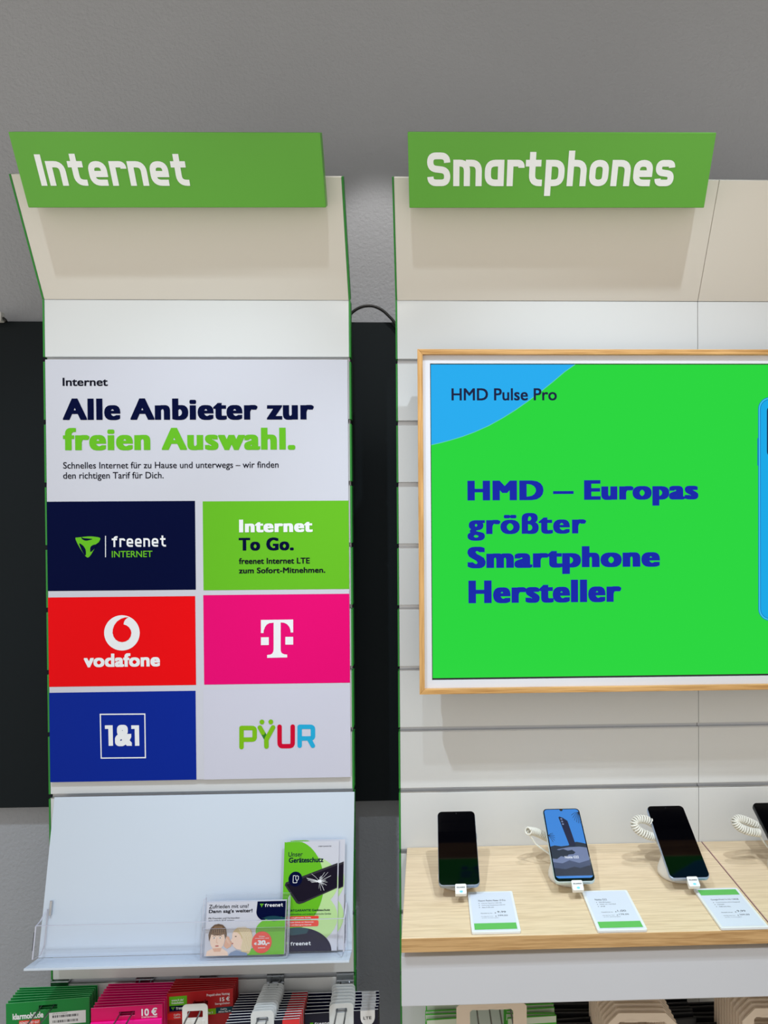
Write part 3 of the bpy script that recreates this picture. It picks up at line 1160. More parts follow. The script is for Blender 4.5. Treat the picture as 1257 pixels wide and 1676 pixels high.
def content_landscape(sg, h):
    a, b, c, d = -h + .0028, h - .0028, .0062, PHL - .0026
    Y = -.0006
    H = d - c
    Wd = b - a
    P = lambda x, z: (a + x * Wd, c + z * H)
    mb = MB()
    mb.poly(rrect(a, b, c, d, .0062, 6), Y, 0)
    mb.poly([P(0, .03), P(0, .44), P(.12, .455), P(.3, .44), P(.5, .45), P(.62, .49), P(.75, .50), P(.9, .485), P(1, .47), P(1, .03)], Y - .0001, 1)
    mb.poly([P(0, .03), P(0, .36), P(.2, .40), P(.5, .425), P(.8, .43), P(1, .415), P(1, .03)], Y - .0002, 2)
    mb.poly([P(0, .27), P(0, .36), P(.10, .40), P(.22, .385), P(.34, .40), P(.46, .375), P(.58, .385), P(.66, .35), P(.60, .325), P(.46, .32), P(.38, .285), P(.24, .30), P(.12, .26)], Y - .0003, 1)
    mb.poly([P(0, .03), P(0, .22), P(.25, .20), P(.45, .24), P(.7, .20), P(1, .24), P(1, .03)], Y - .0004, 3)
    mb.poly([P(.0, .03), P(0, .14), P(.3, .12), P(.55, .15), P(.7, .13), P(1, .17), P(1, .03)], Y - .0005, 4)
    mb.poly([P(.38, .87), P(.41, .885), P(.50, .865), P(.62, .815), P(.71, .45), P(.66, .435), P(.55, .445), P(.53, .455)], Y - .0006, 5)
    mb.poly([P(.40, .855), P(.43, .87), P(.49, .855), P(.51, .74), P(.44, .75)], Y - .0007, 4)
    for k, z in enumerate((.845, .805, .765)):
        mb.poly([(q[0], q[1]) for q in ell(*P(.455 + .008 * k, z), Wd * .028, H * .014, 14)], Y - .0008, 2)
    for (ex, ez) in ((.76, .90), (.79, .86), (.82, .82), (.87, .79), (.92, .775), (.97, .77)):
        mb.stroke([P(1, .95), P((1 + ex) / 2 - .01, (.95 + ez) / 2 + .012), P(ex, ez)], .0008, Y - .0006, 1)
    for (ex, ez) in ((.14, .63), (.17, .595), (.17, .56), (.15, .525), (.10, .50)):
        mb.stroke([P(0, .60), P(ex / 2, (.60 + ez) / 2 + .012), P(ex, ez)], .0008, Y - .0006, 1)
    mb.build('picture', ['lcd_sky', 'lcd_rock', 'lcd_sand', 'lcd_lowland' if 'lcd_lowland' in MATS else 'lcd_sand_dark', 'lcd_deep', 'lcd_device'], sg)
    mb = MB()
    text_into(mb, 'Nokia G22', P(.34, .262) + P(.72, .298), Y - .001, 0, (.03, .03))
    mb.build('screen_lettering', 'lcd_text', sg)
    mb = MB(); mb.poly([P(.44, 1.008), P(.56, 1.008), P(.535, .975), P(.5, .968), P(.465, .975)], Y - .0005); mb.build('camera_notch', 'black_plastic', sg)


smartphone('dark smartphone with a black screen, leftmost on the oak counter',
           'white phone stand hidden under the leftmost dark smartphone', '', 752, 1449, 'phone_silver', 'hole', None, None)
smartphone('smartphone showing a beach picture and text on a lit screen',
           'white phone stand under the smartphone with the lit screen', '', 942, 1443, 'phone_pale', None, content_landscape,
           [(898, 1372, -.050), (886, 1366, -.060), (874, 1361, -.070), (864, 1360, -.085)])
smartphone('pale blue edged smartphone with a black screen beside the counter seam',
           'white round phone stand with looped coil cable under the pale blue edged smartphone', '', 1130.5, 1437, 'phone_blue', 'hole', None,
           [(1070, 1349, -.075), (1058, 1342, -.080), (1044, 1341, -.088), (1038, 1349, -.095), (1046, 1360, -.098), (1060, 1367, -.098), (1070, 1370, -.096)])
smartphone('black smartphone cut off by the right picture edge',
           'white phone stand of the smartphone cut off at the right picture edge', '', 1321, 1430, 'phone_dark', 'hole', None,
           [(1240, 1352, -.075), (1226, 1345, -.082), (1210, 1340, -.090), (1203, 1345, -.095), (1212, 1355, -.098), (1228, 1361, -.098), (1242, 1363, -.096)])


# ------------------------------------------------------------------ price cards lying on the counter
def price_card(label, x0, x1, y0, y1, lines, band_top):
    M = T(((x0 + x1) / 2, (y0 + y1) / 2, CZ + .0045)) @ RX(-90)
    h, k = (x1 - x0) / 2, (y1 - y0) / 2
    t = thing('price_card', label, 'price card', M)
    mb = MB(); mb.prism(rrect(-h, h, -k, k, .003, 4), 0, .0040, bev=.0005); mb.build('card_holder', 'card_rim', t)
    m = .004
    mb = MB(); mb.poly([(-h + m, -k + m), (h - m, -k + m), (h - m, k - m), (-h + m, k - m)], -.0002); mb.build('paper', 'card_paper', t)
    bh = .017
    z0 = k - m - .002 - bh if band_top else -k + m + .002
    mb = MB(); mb.poly([(-h + m + .001, z0), (h - m - .001, z0), (h - m - .001, z0 + bh), (-h + m + .001, z0 + bh)], -.0004); mb.build('colour_band', 'card_green', t)
    mb = MB()
    sh = -.008 if band_top else .0
    Y = -.0004
    tx = -h + .016
    text_into(mb, lines[0], (tx, k - .032 + sh, tx + lines[1], k - .0268 + sh), Y, 0)
    for i, b in enumerate(lines[2]):
        z = k - .039 - i * .0062 + sh
        text_into(mb, b, (tx + .005, z, tx + .005 + min(.05, .0014 * len(b)), z + .0028), Y, 0)
        mb.poly(ell(tx + .001, z + .0013, .0008, .0008, 8), Y)
    z = k - .068 + sh
    text_into(mb, 'Monatlich ab nur:', (tx + .002, z, tx + .021, z + .0022), Y, 0)
    text_into(mb, '€', (tx + .0245, z, tx + .027, z + .0030), Y, 0)
    text_into(mb, lines[3], (tx + .029, z + .001, tx + .043, z + .0066), Y, 0)
    z -= .0095
    text_into(mb, 'Einmalig ohne Tarif:', (tx + .002, z, tx + .021, z + .0022), Y, 0)
    text_into(mb, '€', (tx + .0245, z, tx + .027, z + .0030), Y, 0)
    text_into(mb, lines[4], (tx + .029, z + .001, tx + .045, z + .0052), Y, 0)
    text_into(mb, 'inkl. MwSt. und Anschlussgebühr', (tx + .002, z - .0042, tx + .03, z - .0024), Y, 0)
    mb.build('lettering', 'ink_grey', t)
    return t


def card_from(label, quad, *a):
    P = [atz(*q, CZ + .004) for q in quad]
    price_card(label, (P[0].x + P[3].x) / 2, (P[1].x + P[2].x) / 2, (P[2].y + P[3].y) / 2, (P[0].y + P[1].y) / 2, *a)


card_from('price card with green lower band below the leftmost dark smartphone', [(765, 1460), (838, 1458.5), (853, 1524), (772.5, 1527)],
          ('Xiaomi Redmi Note 13 Pro', .046, ['Interner Speicher 256 GB', 'Auflösung Hauptkamera 200 MP', 'Akku 5.100 mAh'], '9,99', '399,00'), False)
card_from('price card with green lower band below the smartphone with the lit screen', [(953.5, 1458.5), (1028, 1456.5), (1057, 1521), (977, 1524.5)],
          ('Nokia G22', .020, ['50.0 MP Kamera', '16,56 cm / 6,5 Zoll', '64 GB'], '1,00', '179,00'), False)
card_from('price card with green upper band beside the counter seam', [(1138, 1455), (1209.5, 1452.5), (1254, 1517), (1177, 1520)],
          ('Google Pixel 7a 5G 128GB', .047, ['Triple-Kamera 64/13 Megapixel', '8 GB RAM', '4.385 mAh Akku'], '9,99', '509,00'), True)

# ------------------------------------------------------------------ sloping brochure rack
RT = 13.0
RY, RZB = -0.078, 0.822
RX0, RX1 = -0.6555, -0.0838
M = T(((RX0 + RX1) / 2, RY, RZB)) @ RX(-RT)
hw = (RX1 - RX0) / 2
BH = 0.277
t = thing('brochure_rack', 'white sloping steel brochure rack on the left slatwall panel under the poster', 'rack', M)
mb = MB(); mb.box(-hw, hw, 0, .0018, .0, BH, .0006, seg=1); mb.build('back_panel', 'white_steel', t)
mb = MB(); mb.box(-hw, hw, -.047, -.0001, -.0018, 0, .0006, seg=1); mb.box(-hw, hw, -.0475, -.0455, -.004, .0, .0004, seg=1); mb.build('shelf', 'white_steel', t)
for x in (-hw + .03, hw - .03):
    mb = MB()
    mb.box(x - .006, x + .006, .002, .012, BH - .03, BH - .012)
    mb.build('hook', 'aluminium', t)

tr = thing('acrylic_tray', 'clear acrylic retaining tray running along the sloping white rack', 'tray', M)
ax = hw - .010
prof = [(-.003, .0032), (-.032, .0032), (-.0385, .0048), (-.0415, .0085), (-.0425, .0150), (-.0425, .066)]
th = .0022


def rim(mb, lim=0.0009):
    for f in mb.bm.faces:
        f.normal_update()
        f.material_index = 0 if f.calc_area() > lim else 1


def profile_strip(mb, prof, x0, x1, th):
    P = [Vector(p) for p in prof]
    top, bot = [], []
    for i, p in enumerate(P):
        d = (P[min(i + 1, len(P) - 1)] - P[max(i - 1, 0)]).normalized()
        n = Vector((-d.y, d.x))
        top.append(p - n * th)
        bot.append(p)
    loop = top + bot[::-1]
    A = [mb.bm.verts.new((x0, q.x, q.y)) for q in loop]
    B = [mb.bm.verts.new((x1, q.x, q.y)) for q in loop]
    k = len(loop)
    for i in range(k):
        j = (i + 1) % k
        mb.bm.faces.new((A[i], A[j], B[j], B[i]))
    m = len(P)
    for i in range(m - 1):
        mb.bm.faces.new((A[i], A[k - 1 - i], A[k - 2 - i], A[i + 1]))
        mb.bm.faces.new((B[i + 1], B[k - 2 - i], B[k - 1 - i], B[i]))
    bmesh.ops.recalc_face_normals(mb.bm, faces=mb.bm.faces)


mb = MB(); profile_strip(mb, prof, -ax + .0025, ax - .0025, th); fwall = mb.build('front_wall', 'acrylic', tr)
mb = MB(); mb.box(-ax + .0025, ax - .0025, -.0426, -.0402, .0661, .0669); mb.build('edge_glint', 'acrylic_edge_glint', fwall)  # thin pale bar painting the glint along the top edge
for sx in (-1, 1):
    mb = MB()
    bm = mb.bm
    side = [(-.0425, .012), (-.0425, .066), (-.028, .070), (-.010, .083), (-.004, .083), (-.004, .022), (-.014, .010)]
    x0, x1 = (-ax, -ax + .0023) if sx < 0 else (ax - .0023, ax)
    A = [bm.verts.new((x0, a, b)) for a, b in side]
    B = [bm.verts.new((x1, a, b)) for a, b in side]
    bm.faces.new(A); bm.faces.new(B[::-1])
    for i in range(len(side)):
        j = (i + 1) % len(side)
        bm.faces.new((A[j], A[i], B[i], B[j]))
    bmesh.ops.recalc_face_normals(bm, faces=bm.faces)
    for f in bm.faces:
        f.material_index = 0 if abs(f.normal.x) > .9 else 1
    ew = mb.build('end_wall', ['acrylic', 'acrylic_edge_glint'], tr)
    mb = MB(); x = -ax - .0012 if sx < 0 else ax + .0002
    mb.box(x, x + .0006, -.0425, -.0400, .026, .056); mb.build('dark_edge_strip', 'black_plastic', ew)  # black strip drawing the dark end edge of the clear tray
    mb = MB(); x = -ax + .004 if sx < 0 else ax - .008
    mb.box(x, x + .004, -.0060, -.0015, .072, .097, .0005, seg=1); mb.build('fixing_clip', 'aluminium', tr)


# leaflets -----------------------------------------------------------------
def lpx(u, v, y):
    return loc(M, u, v, y)


def flyer(label, yoff, du, dv, detail=True):
    tl, tr_ = lpx(473.3 + du, 1377 + dv, yoff), lpx(562.5 + du, 1375 + dv, yoff)
    x0, x1, z1 = tl[0], tr_[0], tl[1]
    z0 = .0042
    W, H = x1 - x0, z1 - z0
    g = thing('flyer', label, 'flyer', M @ T((x0, yoff, z0)), 'tall green flyers in the rack')
    mb = MB(); mb.box(0, W, 0, .0009, 0, H); mb.build('sheet', 'paper_white', g)
    if not detail:
        pass
    P = lambda x, z: (x * W, z * H)

    def clip(pts):
        return [(min(max(p[0], .0002), W - .0002), min(max(p[1], .0002), H - .0002)) for p in pts]
    mb = MB()
    E = [P(.0, .98), P(.02, 1)] + [P(.28 + .02 * k, 1 - .004 * k) for k in range(1)]
    mb.poly(clip([P(.48 + .52 * math.cos(a), .62 + .24 * math.sin(a)) for a in [2 * PI * k / 40 for k in range(40)]]), -.0002, 1)
    mb.poly(clip([P(0, .14)] + [P(.17 + .57 * math.cos(math.radians(a)), .60 + .41 * math.sin(math.radians(a))) for a in range(-75, 108, 6)] + [P(0, 1)]), -.0003, 0)
    mb.poly(clip([P(.1 + .9 * math.cos(math.radians(a)), .30 + .30 * math.sin(math.radians(a))) for a in range(0, 360, 10)]), -.00025, 1)
    mb.poly(clip([P(0, 0)] + [P(.28 + .62 * math.cos(math.radians(a)), .0 + .215 * math.sin(math.radians(a))) for a in range(0, 117, 6)] + [P(0, .19)]), -.0004, 2)
    mb.poly(clip([P(0, .155)] + [P(.28 + .62 * math.cos(math.radians(a)), .0 + .215 * math.sin(math.radians(a))) for a in range(118, 64, -6)] + [P(.45, .16), P(.2, .145)]), -.0005, 3)
    mb.build('print', ['ink_green', 'ink_palegreen', 'ink_navy', 'ink_teal'], g)
    if not detail:
        return g
    mb = MB()
    ph = [P(.03, .60), P(.05, .625), P(.98, .795), P(.98, .565), P(.38, .435), P(.30, .425), P(.25, .435)]
    mb.poly(clip(ph), -.0006, 1)
    mb.poly(clip([P(.06, .605), P(.98, .775), P(.98, .575), P(.37, .45), P(.28, .448)]), -.0007, 0)
    cx, cz = P(.66, .63)
    for k in range(26):
        a = random.uniform(0, 2 * PI)
        l0, l1 = random.uniform(.000, .004), random.uniform(.007, .026)
        c_, s_ = math.cos(a), math.sin(a) * .75
        pts = [(cx + c_ * l0, cz + s_ * l0), (cx + c_ * l1 * .6 + random.uniform(-.001, .001), cz + s_ * l1 * .6), (cx + c_ * l1, cz + s_ * l1)]
        mb.stroke(clip(pts), random.uniform(.00025, .0007), -.0008, 2)
    mb.poly(ell(cx, cz, .004, .0028, 12), -.0009, 2)
    mb.build('cracked_phone_print', ['ink_phone', 'ink_phone_edge', 'ink_white'], g)
    mb = MB()
    text_into(mb, 'Unser', P(.08, .862) + P(.34, .905), -.0006, 0, (.004, .003))
    text_into(mb, 'Geräteschutz', P(.09, .805) + P(.72, .853), -.0006, 0, (.03, .02))
    text_into(mb, 'WERTGARANTIE Geräteschutz', P(.06, .358) + P(.86, .378), -.0006, 0, (.02, .014))
    text_into(mb, 'für Mobiltelefone und andere elektrische Geräte', P(.06, .325) + P(.88, .342), -.0006)
    text_into(mb, 'WERTGARANTIE', P(.62, .948) + P(.86, .958), -.0006)
    mb.build('lettering', 'ink_navy', g)
    mb = MB()
    c0, c1 = P(.22, .655)
    mb.poly(ell(c0, c1, W * .125, W * .125, 24), -.0009, 0)
    mb.stroke([(c0 + .000, c1 + .006), (c0 - .004, c1 + .006), (c0 - .004, c1 - .0065), (c0 + .003, c1 - .0065), (c0 + .003, c1 - .004)], .001, -.001, 1, corner=.001)
    mb.stroke([(c0 + .0005, c1 + .0045), (c0 + .003, c1 + .0058), (c0 + .0058, c1 + .0045), (c0 + .0055, c1 - .0005), (c0 + .003, c1 - .003), (c0 + .0008, c1 - .0005)], .0009, -.001, 1, closed=True)
    mb.build('badge', ['ink_navy', 'ink_white'], g)
    mb = MB()
    mb.poly(rrect(.0003, .66 * W, .287 * H, .316 * H, (.002, 0.0001, .0001, .002)), -.0006, 0)
    mb.poly(rrect(.0003, .66 * W, .222 * H, .277 * H, (.003, 0.0001, .0001, .003)), -.0006, 0)
    text_into(mb, 'Neue und gebrauchte Geräte', P(.06, .295) + P(.52, .308), -.0007, 1, (.02, .02))
    text_into(mb, 'Optionaler Schutz vor Datenmiss-', P(.06, .254) + P(.58, .267), -.0007, 1, (.02, .02))
    text_into(mb, 'brauch und Betrug im Internet', P(.06, .231) + P(.53, .244), -.0007, 1, (.02, .02))
    mb.build('red_banner', ['ink_coral', 'ink_white'], g)
    mb = MB(); small_logo(mb, P(.07, .052), P(.53, .088), -.0007); mb.build('emblem', ['ink_green', 'ink_white', 'ink_navy'], g)
    return g


def small_logo(mb, p0, p1, y, light=1, dark=2):
    """winged emblem followed by the word"""
    x0, z0 = p0
    x1, z1 = p1
    k = (z1 - z0)
    S = lambda a, b: (x0 + a * k * 1.15, z0 + b * k)
    mb.poly([S(0, .95), S(.5, 1), S(1, .95), S(.5, 0)], y, 0)
    for q in ([(.28, .92), (.5, .86), (.8, .9), (.5, .72)], [(.16, .66), (.42, .45), (.46, .16)], [(.86, .66), (.6, .45), (.58, .22)]):
        mb.poly([S(*c) for c in q], y - .0001, dark)
    text_into(mb, 'freenet', (x0 + k * 1.45, z0 + k * .1, x1, z1 - k * .02), y, light, techno=(.18, .14))


flyer('tall green flyer, rearmost of the small stack at the right of the rack', -.0075, -3.5, 12, False)
flyer('tall green flyer shifted to the right behind the front flyer', -.0095, 2.5, -1.5, True)
flyer('front tall green flyer with a cracked smartphone at the right of the rack', -.0125, -7.5, 1.0, True)


def hcard(label, yoff, du, dv, detail):
    tl, tr_ = lpx(339 + du, 1476.5 + dv, yoff), lpx(468 + du, 1474.5 + dv, yoff)
    x0, x1, z1 = tl[0], tr_[0], (tl[1] + tr_[1]) / 2
    z0 = .0055
    W, H = x1 - x0, z1 - z0
    g = thing('brochure', label, 'brochure', M @ T((x0, yoff, z0)))
    mb = MB(); mb.box(0, W, 0, .0012 if detail else .004, 0, H); mb.build('sheet', 'paper_white', g)
    if not detail:
        return g
    P = lambda x, z: (x * W, z * H)
    mb = MB()
    mb.poly([P(.64, .997)] + [P(.82 + .19 * math.cos(math.radians(a)) * 1.0, .80 + .20 * math.sin(math.radians(a))) for a in range(180, 250, 7)] + [P(.998, .62), P(.998, .997)], -.0003, 1)
    mb.poly([P(.998, .70)] + [P(.90 + .27 * math.cos(math.radians(a)), .45 + .25 * math.sin(math.radians(a))) for a in range(70, 250, 9)] + [P(.55, .10), P(.535, .003), P(.998, .003)], -.0004, 0)
    mb.poly([P(.70, .685)] + [P(.84 + .17 * math.cos(math.radians(a)), .60 + .12 * math.sin(math.radians(a))) for a in range(140, 40, -10)] + [P(.995, .69), P(.995, .64), P(.85, .62)], -.0005, 2)
    mb.build('print', ['ink_green', 'ink_navy', 'ink_teal'], g)
    mb = MB(); small_logo(mb, P(.67, .885), P(.965, .955), -.0006); mb.build('emblem', ['ink_green', 'ink_white', 'ink_navy'], g)
    mb = MB()
    text_into(mb, 'Zufrieden mit uns?', P(.03, .885) + P(.53, .955), -.0005, 0, (.004, .003))
    text_into(mb, "Dann sag's weiter!", P(.03, .78) + P(.58, .865), -.0005, 0, (.022, .015))
    text_into(mb, 'Mit Freunden und Verwandten', P(.03, .685) + P(.42, .715), -.0005)
    text_into(mb, 'ganz einfach 30 € sichern.', P(.03, .635) + P(.36, .672), -.0005)
    mb.build('lettering', 'ink_black', g)
    # the printed picture of two women, one whispering to the other
    mb = MB()
    Y = -.0005
    mb.poly([P(.02, .003), P(.03, .09), P(.10, .14), P(.22, .14), P(.29, .07), P(.30, .003)], Y, 0)               # shoulders
    mb.poly(ell(*P(.155, .30), W * .092, H * .19, 28, 0, 360), Y - .0001, 0)
    mb.poly(bez([P(.07, .30), P(.085, .19), P(.125, .125), P(.155, .112), P(.185, .125), P(.225, .19), P(.24, .30), P(.155, .42)], 4), Y - .00012, 0)                                           # face
    mb.poly([P(.10, .14), P(.12, .08), P(.20, .08), P(.215, .15)], Y - .00015, 1)
    mb.poly([P(.052, .27), P(.040, .40), P(.065, .52), P(.11, .58), P(.16, .595), P(.215, .575), P(.258, .51), P(.272, .40), P(.262, .29), P(.247, .35), P(.238, .40), P(.20, .385), P(.155, .378), P(.11, .385), P(.075, .40), P(.066, .34)], Y - .0002, 2)
    for k in range(7):
        x = .085 + k * .025
        mb.stroke([P(x, .40), P(x + .005, .47), P(.155 + (x - .155) * .5, .545)], .0011, Y - .0003, 3)
    for x in (.115, .19):
        mb.poly(ell(*P(x, .335), W * .016, H * .013, 12), Y - .0003, 6)
        mb.poly(ell(*P(x, .335), W * .007, H * .012, 10), Y - .0004, 2)
        mb.stroke([P(x - .02, .365), P(x, .375), P(x + .02, .365)], .0007, Y - .0003, 2)
    mb.stroke([P(.15, .33), P(.143, .25), P(.165, .24)], .0009, Y - .0003, 1)
    mb.poly(ell(*P(.155, .185), W * .024, H * .014, 14), Y - .0003, 5)
    mb.poly([P(.24, .18), P(.255, .30), P(.275, .37), P(.305, .34), P(.315, .28), P(.34, .25), P(.33, .17), P(.28, .13)], Y - .0003, 1)   # hand
    for k in range(3):
        mb.stroke([P(.262 + k * .014, .345 - k * .022), P(.285 + k * .015, .24 - k * .012)], .0006, Y - .0004, 0)
    mb.poly([P(.34, .40), P(.355, .46), P(.42, .48), P(.50, .40), P(.52, .22), P(.47, .10), P(.40, .12), P(.36, .17), P(.345, .21), P(.335, .26), P(.322, .29), P(.34, .32)], Y - .0004, 0)   # profile
    mb.poly([P(.345, .44), P(.40, .52), P(.50, .525), P(.575, .47), P(.60, .33), P(.585, .12), P(.56, .03), P(.47, .04), P(.455, .14), P(.47, .28), P(.44, .38), P(.40, .43)], Y - .0005, 4)   # blonde hair
    for k in range(7):
        x = .46 + .018 * k
        mb.stroke([P(.42 + .02 * k, .50), P(x + .02, .34), P(x, .08)], .0011, Y - .0006, 7)
    mb.poly(ell(*P(.385, .355), W * .012, H * .010, 10), Y - .0006, 2)
    mb.poly(ell(*P(.348, .225), W * .012, H * .011, 10), Y - .0006, 5)
    mb.poly([P(.30, .003), P(.33, .06), P(.40, .10), P(.47, .07), P(.53, .05), P(.545, .003)], Y - .0007, 8)     # blouse
    mb.build('printed_women', ['ink_skin', 'ink_skin_dark', 'ink_hair', 'ink_hair_light', 'ink_blonde', 'ink_lips', 'ink_white', 'ink_blonde_light', 'ink_denim'], g)
    mb = MB()
    mb.poly(ell(*P(.715, .235), W * .125, W * .125, 36), -.0012, 0)
    text_into(mb, 'Weiter', P(.675, .335) + P(.755, .355), -.0014, 1, (.02, .02))
    text_into(mb, 'empfehlen und', P(.63, .30) + P(.80, .32), -.0014, 1, (.02, .02))
    text_into(mb, '€', P(.618, .19) + P(.655, .235), -.0014, 1, (.05, .05))
    text_into(mb, '30,-', P(.665, .175) + P(.815, .275), -.0014, 1, (.05, .05))
    text_into(mb, 'sichern!', P(.67, .125) + P(.76, .15), -.0014, 1, (.02, .02))
    mb.build('red_badge', ['ink_coral', 'ink_white'], g)
    return g


hcard('stack of white brochures behind the front whispering women brochure', -.024, 1.5, -1.0, False)
hcard('front white brochure with a picture of two whispering women', -.0275, 0, 0, True)
x0, x1 = lpx(333, 1520, -.03)[0] - .002, lpx(470, 1520, -.03)[0] + .002
ztop = lpx(400, 1470, -.03)[1]
tp = thing('leaflet_holder', 'clear acrylic pocket holding the whispering women brochure', 'leaflet holder', M)
mb = MB(); mb.box(x0, x1, -.0178, -.0162, .0038, ztop + .004); rim(mb); mb.build('back_wall', ['acrylic', 'acrylic_edge_glint'], tp)
for x in (x0, x1 - .0015):
    mb = MB(); mb.box(x, x + .0015, -.0315, -.0182, .0038, ztop); rim(mb); mb.build('side_wall', ['acrylic', 'acrylic_edge_glint'], tp)
mb = MB(); mb.box(x0, x1, -.0345, -.0330, .0038, ztop * .52); rim(mb); mb.build('front_wall', ['acrylic', 'acrylic_edge_glint'], tp)


# ------------------------------------------------------------------ hooks with prepaid card packs
def hook(label, X, zw, length, half=.011):
    t = thing('display_hook', label, 'hook', T((X, 0, zw)))
    g = min(GROOVES_LEFT, key=lambda q: abs(q - zw - .02))
    gz = g - zw
    mb = MB(); mb.box(-.017, .017, -.0022, -.0008, gz - .012, gz + .001, .0004, seg=1); mb.box(-.017, .017, -.0042, -.0023, gz - .0145, gz - .0105, .0004, seg=1)
    mb.box(-.017, .017, -.0008, .0078, gz - .0015, gz + .003)
    mb.build('bracket', 'chrome', t)
    mb = MB()
    L = -length
    mb.tube([(-half, -.003, gz - .011), (-half, -.006, .0005), (-half, L * .5, 0), (-half, L + .004, 0), (-half + .004, L, 0), (0, L, 0), (half - .004, L, 0), (half, L + .004, 0), (half, L * .5, 0), (half, -.006, .0005), (half, -.003, gz - .011)], .0015, 8)
    mb.build('wire', 'wire_steel', t)
    return t


ORD = ['frontmost', 'second', 'third', 'fourth', 'fifth', 'sixth', 'seventh', 'eighth', 'ninth', 'tenth', 'eleventh', 'twelfth', 'thirteenth']


def ordinal(i, n):
    return 'frontmost' if i == 0 else ('rearmost' if i == n - 1 else ORD[i] + ' from the front')


def hole_pts(X, zc, half):
    return None


def pack_shape(W, H, slot_z, half):
    """outline of a hanging card with its hang slot: front ring polygons"""
    out = rrect(-W / 2, W / 2, -H, 0, .003, 4)
    return out


def pack_body(mb, W, H, th, slot, mi=0, mie=1):
    """card with a real slot: slot=(z centre, half width, half height) ; built from four boxes around the slot"""
    zc, hw, hh = slot
    for (x0, x1, z0, z1) in ((-W / 2, W / 2, zc + hh, 0), (-W / 2, W / 2, -H, zc - hh), (-W / 2, -hw, zc - hh, zc + hh), (hw, W / 2, zc - hh, zc + hh)):
        mb.box(x0, x1, 0, th, z0, z1)
    bmesh.ops.remove_doubles(mb.bm, verts=mb.bm.verts, dist=1e-6)
    for f in mb.bm.faces:
        f.normal_update()
        f.material_index = mi if abs(f.normal.y) > .5 else mie


HH = .13


def lay_packs(n, front, back, yawf, yawb, group, labels, build_front, build_rest):
    """front / back: (pixel u, v of the middle of the upper edge, depth y)"""
    proto = None
    res = []
    a, b = at(*front), at(*back)
    for i in range(n):
        f = i / (n - 1)
        p = a.lerp(b, f)
        p.x += random.uniform(-.0008, .0008)
        M = T(p) @ RZ(yawf + (yawb - yawf) * min(1, f * 1.6))
        if i == 0:
            o = build_front(M)
        elif proto is None:
            o = proto = build_rest(M)
        else:
            o = copy_tree(proto)
            o.matrix_world = M
        o['label'] = labels(i, n)
        o['category'] = 'card pack'
        o['group'] = group
        res.append(o)
    return res


def bracket_x(u):
    return at(u, 1604, 0).x


# green packs
X = -0.636


def gp(M, front=False):
    o = thing('card_pack', '', 'card pack', M)
    W = .147
    mb = MB(); pack_body(mb, W, HH, .0012, (-.0125, .0165, .0045))
    b = mb.build('card', ['sim_green', 'edge_green'], o)
    if front:
        mb = MB()
        text_into(mb, 'klarmobil.de', (-.062, -.031, -.008, -.0195), -.0003, 0, (.04, .03))
        mb.build('lettering', 'ink_white', o)
        mb = MB()
        mb.poly([(-.051, -.042), (-.014, -.042), (-.014, -.0335), (-.051, -.0335)], -.0003, 0)
        text_into(mb, 'GÜNSTIG IST GUT', (-.050, -.0405, -.015, -.035), -.0004, 1, (.03, .02))
        mb.build('slogan', ['ink_coral', 'ink_white'], o)
        mb = MB()
        mb.poly([(.002, -.047), (.067, -.047), (.067, -.0235), (.002, -.0235)], -.0003, 0)
        for zz in (-.0335, -.043):
            x = .008
            while x < .054:
                wd_ = random.choice((.0006, .001, .0016))
                mb.poly([(x, zz), (x + wd_, zz), (x + wd_, zz + .0045), (x, zz + .0045)], -.0004, 1)
                x += wd_ + random.choice((.0006, .0010, .0014))
        text_into(mb, 'SIM-Karte Prepaid', (.008, -.0275, .034, -.0252), -.0004, 1)
        mb.build('barcode_sticker', ['ink_white', 'ink_black'], o)
    return o


def gpc(M):
    return gp(M, True)


lay_packs(7, (78, 1637.5, -.050), (95, 1615, -.010), 5, 0.5, 'green prepaid card packs',
          lambda i, n: ordinal(i, n) + ' of the green card packs hanging on the leftmost hook', gpc, gp)
hook('wire hook at the left picture edge carrying the green card packs', bracket_x(98), at(75, 1650, -.05).z, .16)

# pink packs
X = -0.4995


def pp(M, front=False):
    o = thing('card_pack', '', 'card pack', M)
    W = .126
    mb = MB(); pack_body(mb, W, HH, .0012, (-.0135, .014, .004))
    mb.build('card', ['sim_pink', 'edge_pink'], o)
    if front:
        mb = MB(); mb.box(-W / 2, W / 2, -.004, -.0003, -HH, -.0245, .0006, seg=1); mb.build('pocket', 'sim_pink_bright', o)['label'] = 'brighter pink pocket'
    mb = MB()
    text_into(mb, '10 €', (.026, -.0195, .054, -.0055), -.0003, 0, (.03, .02))
    text_into(mb, 'STARTGUTHABEN', (.026, -.0235, .054, -.0206), -.0003, 0, (.01, .01))
    mb.build('lettering', 'ink_white', o)
    return o


lay_packs(10, (208, 1647, -.082), (231, 1609.5, -.018), 3, 0, 'pink prepaid card packs',
          lambda i, n: ordinal(i, n) + ' of the pink card packs hanging second hook from the left', lambda M: pp(M, True), pp)
hook('wire hook carrying the pink card packs, second from the left', bracket_x(237), at(208, 1657, -.082).z, .17)

# red packs
X = -0.374


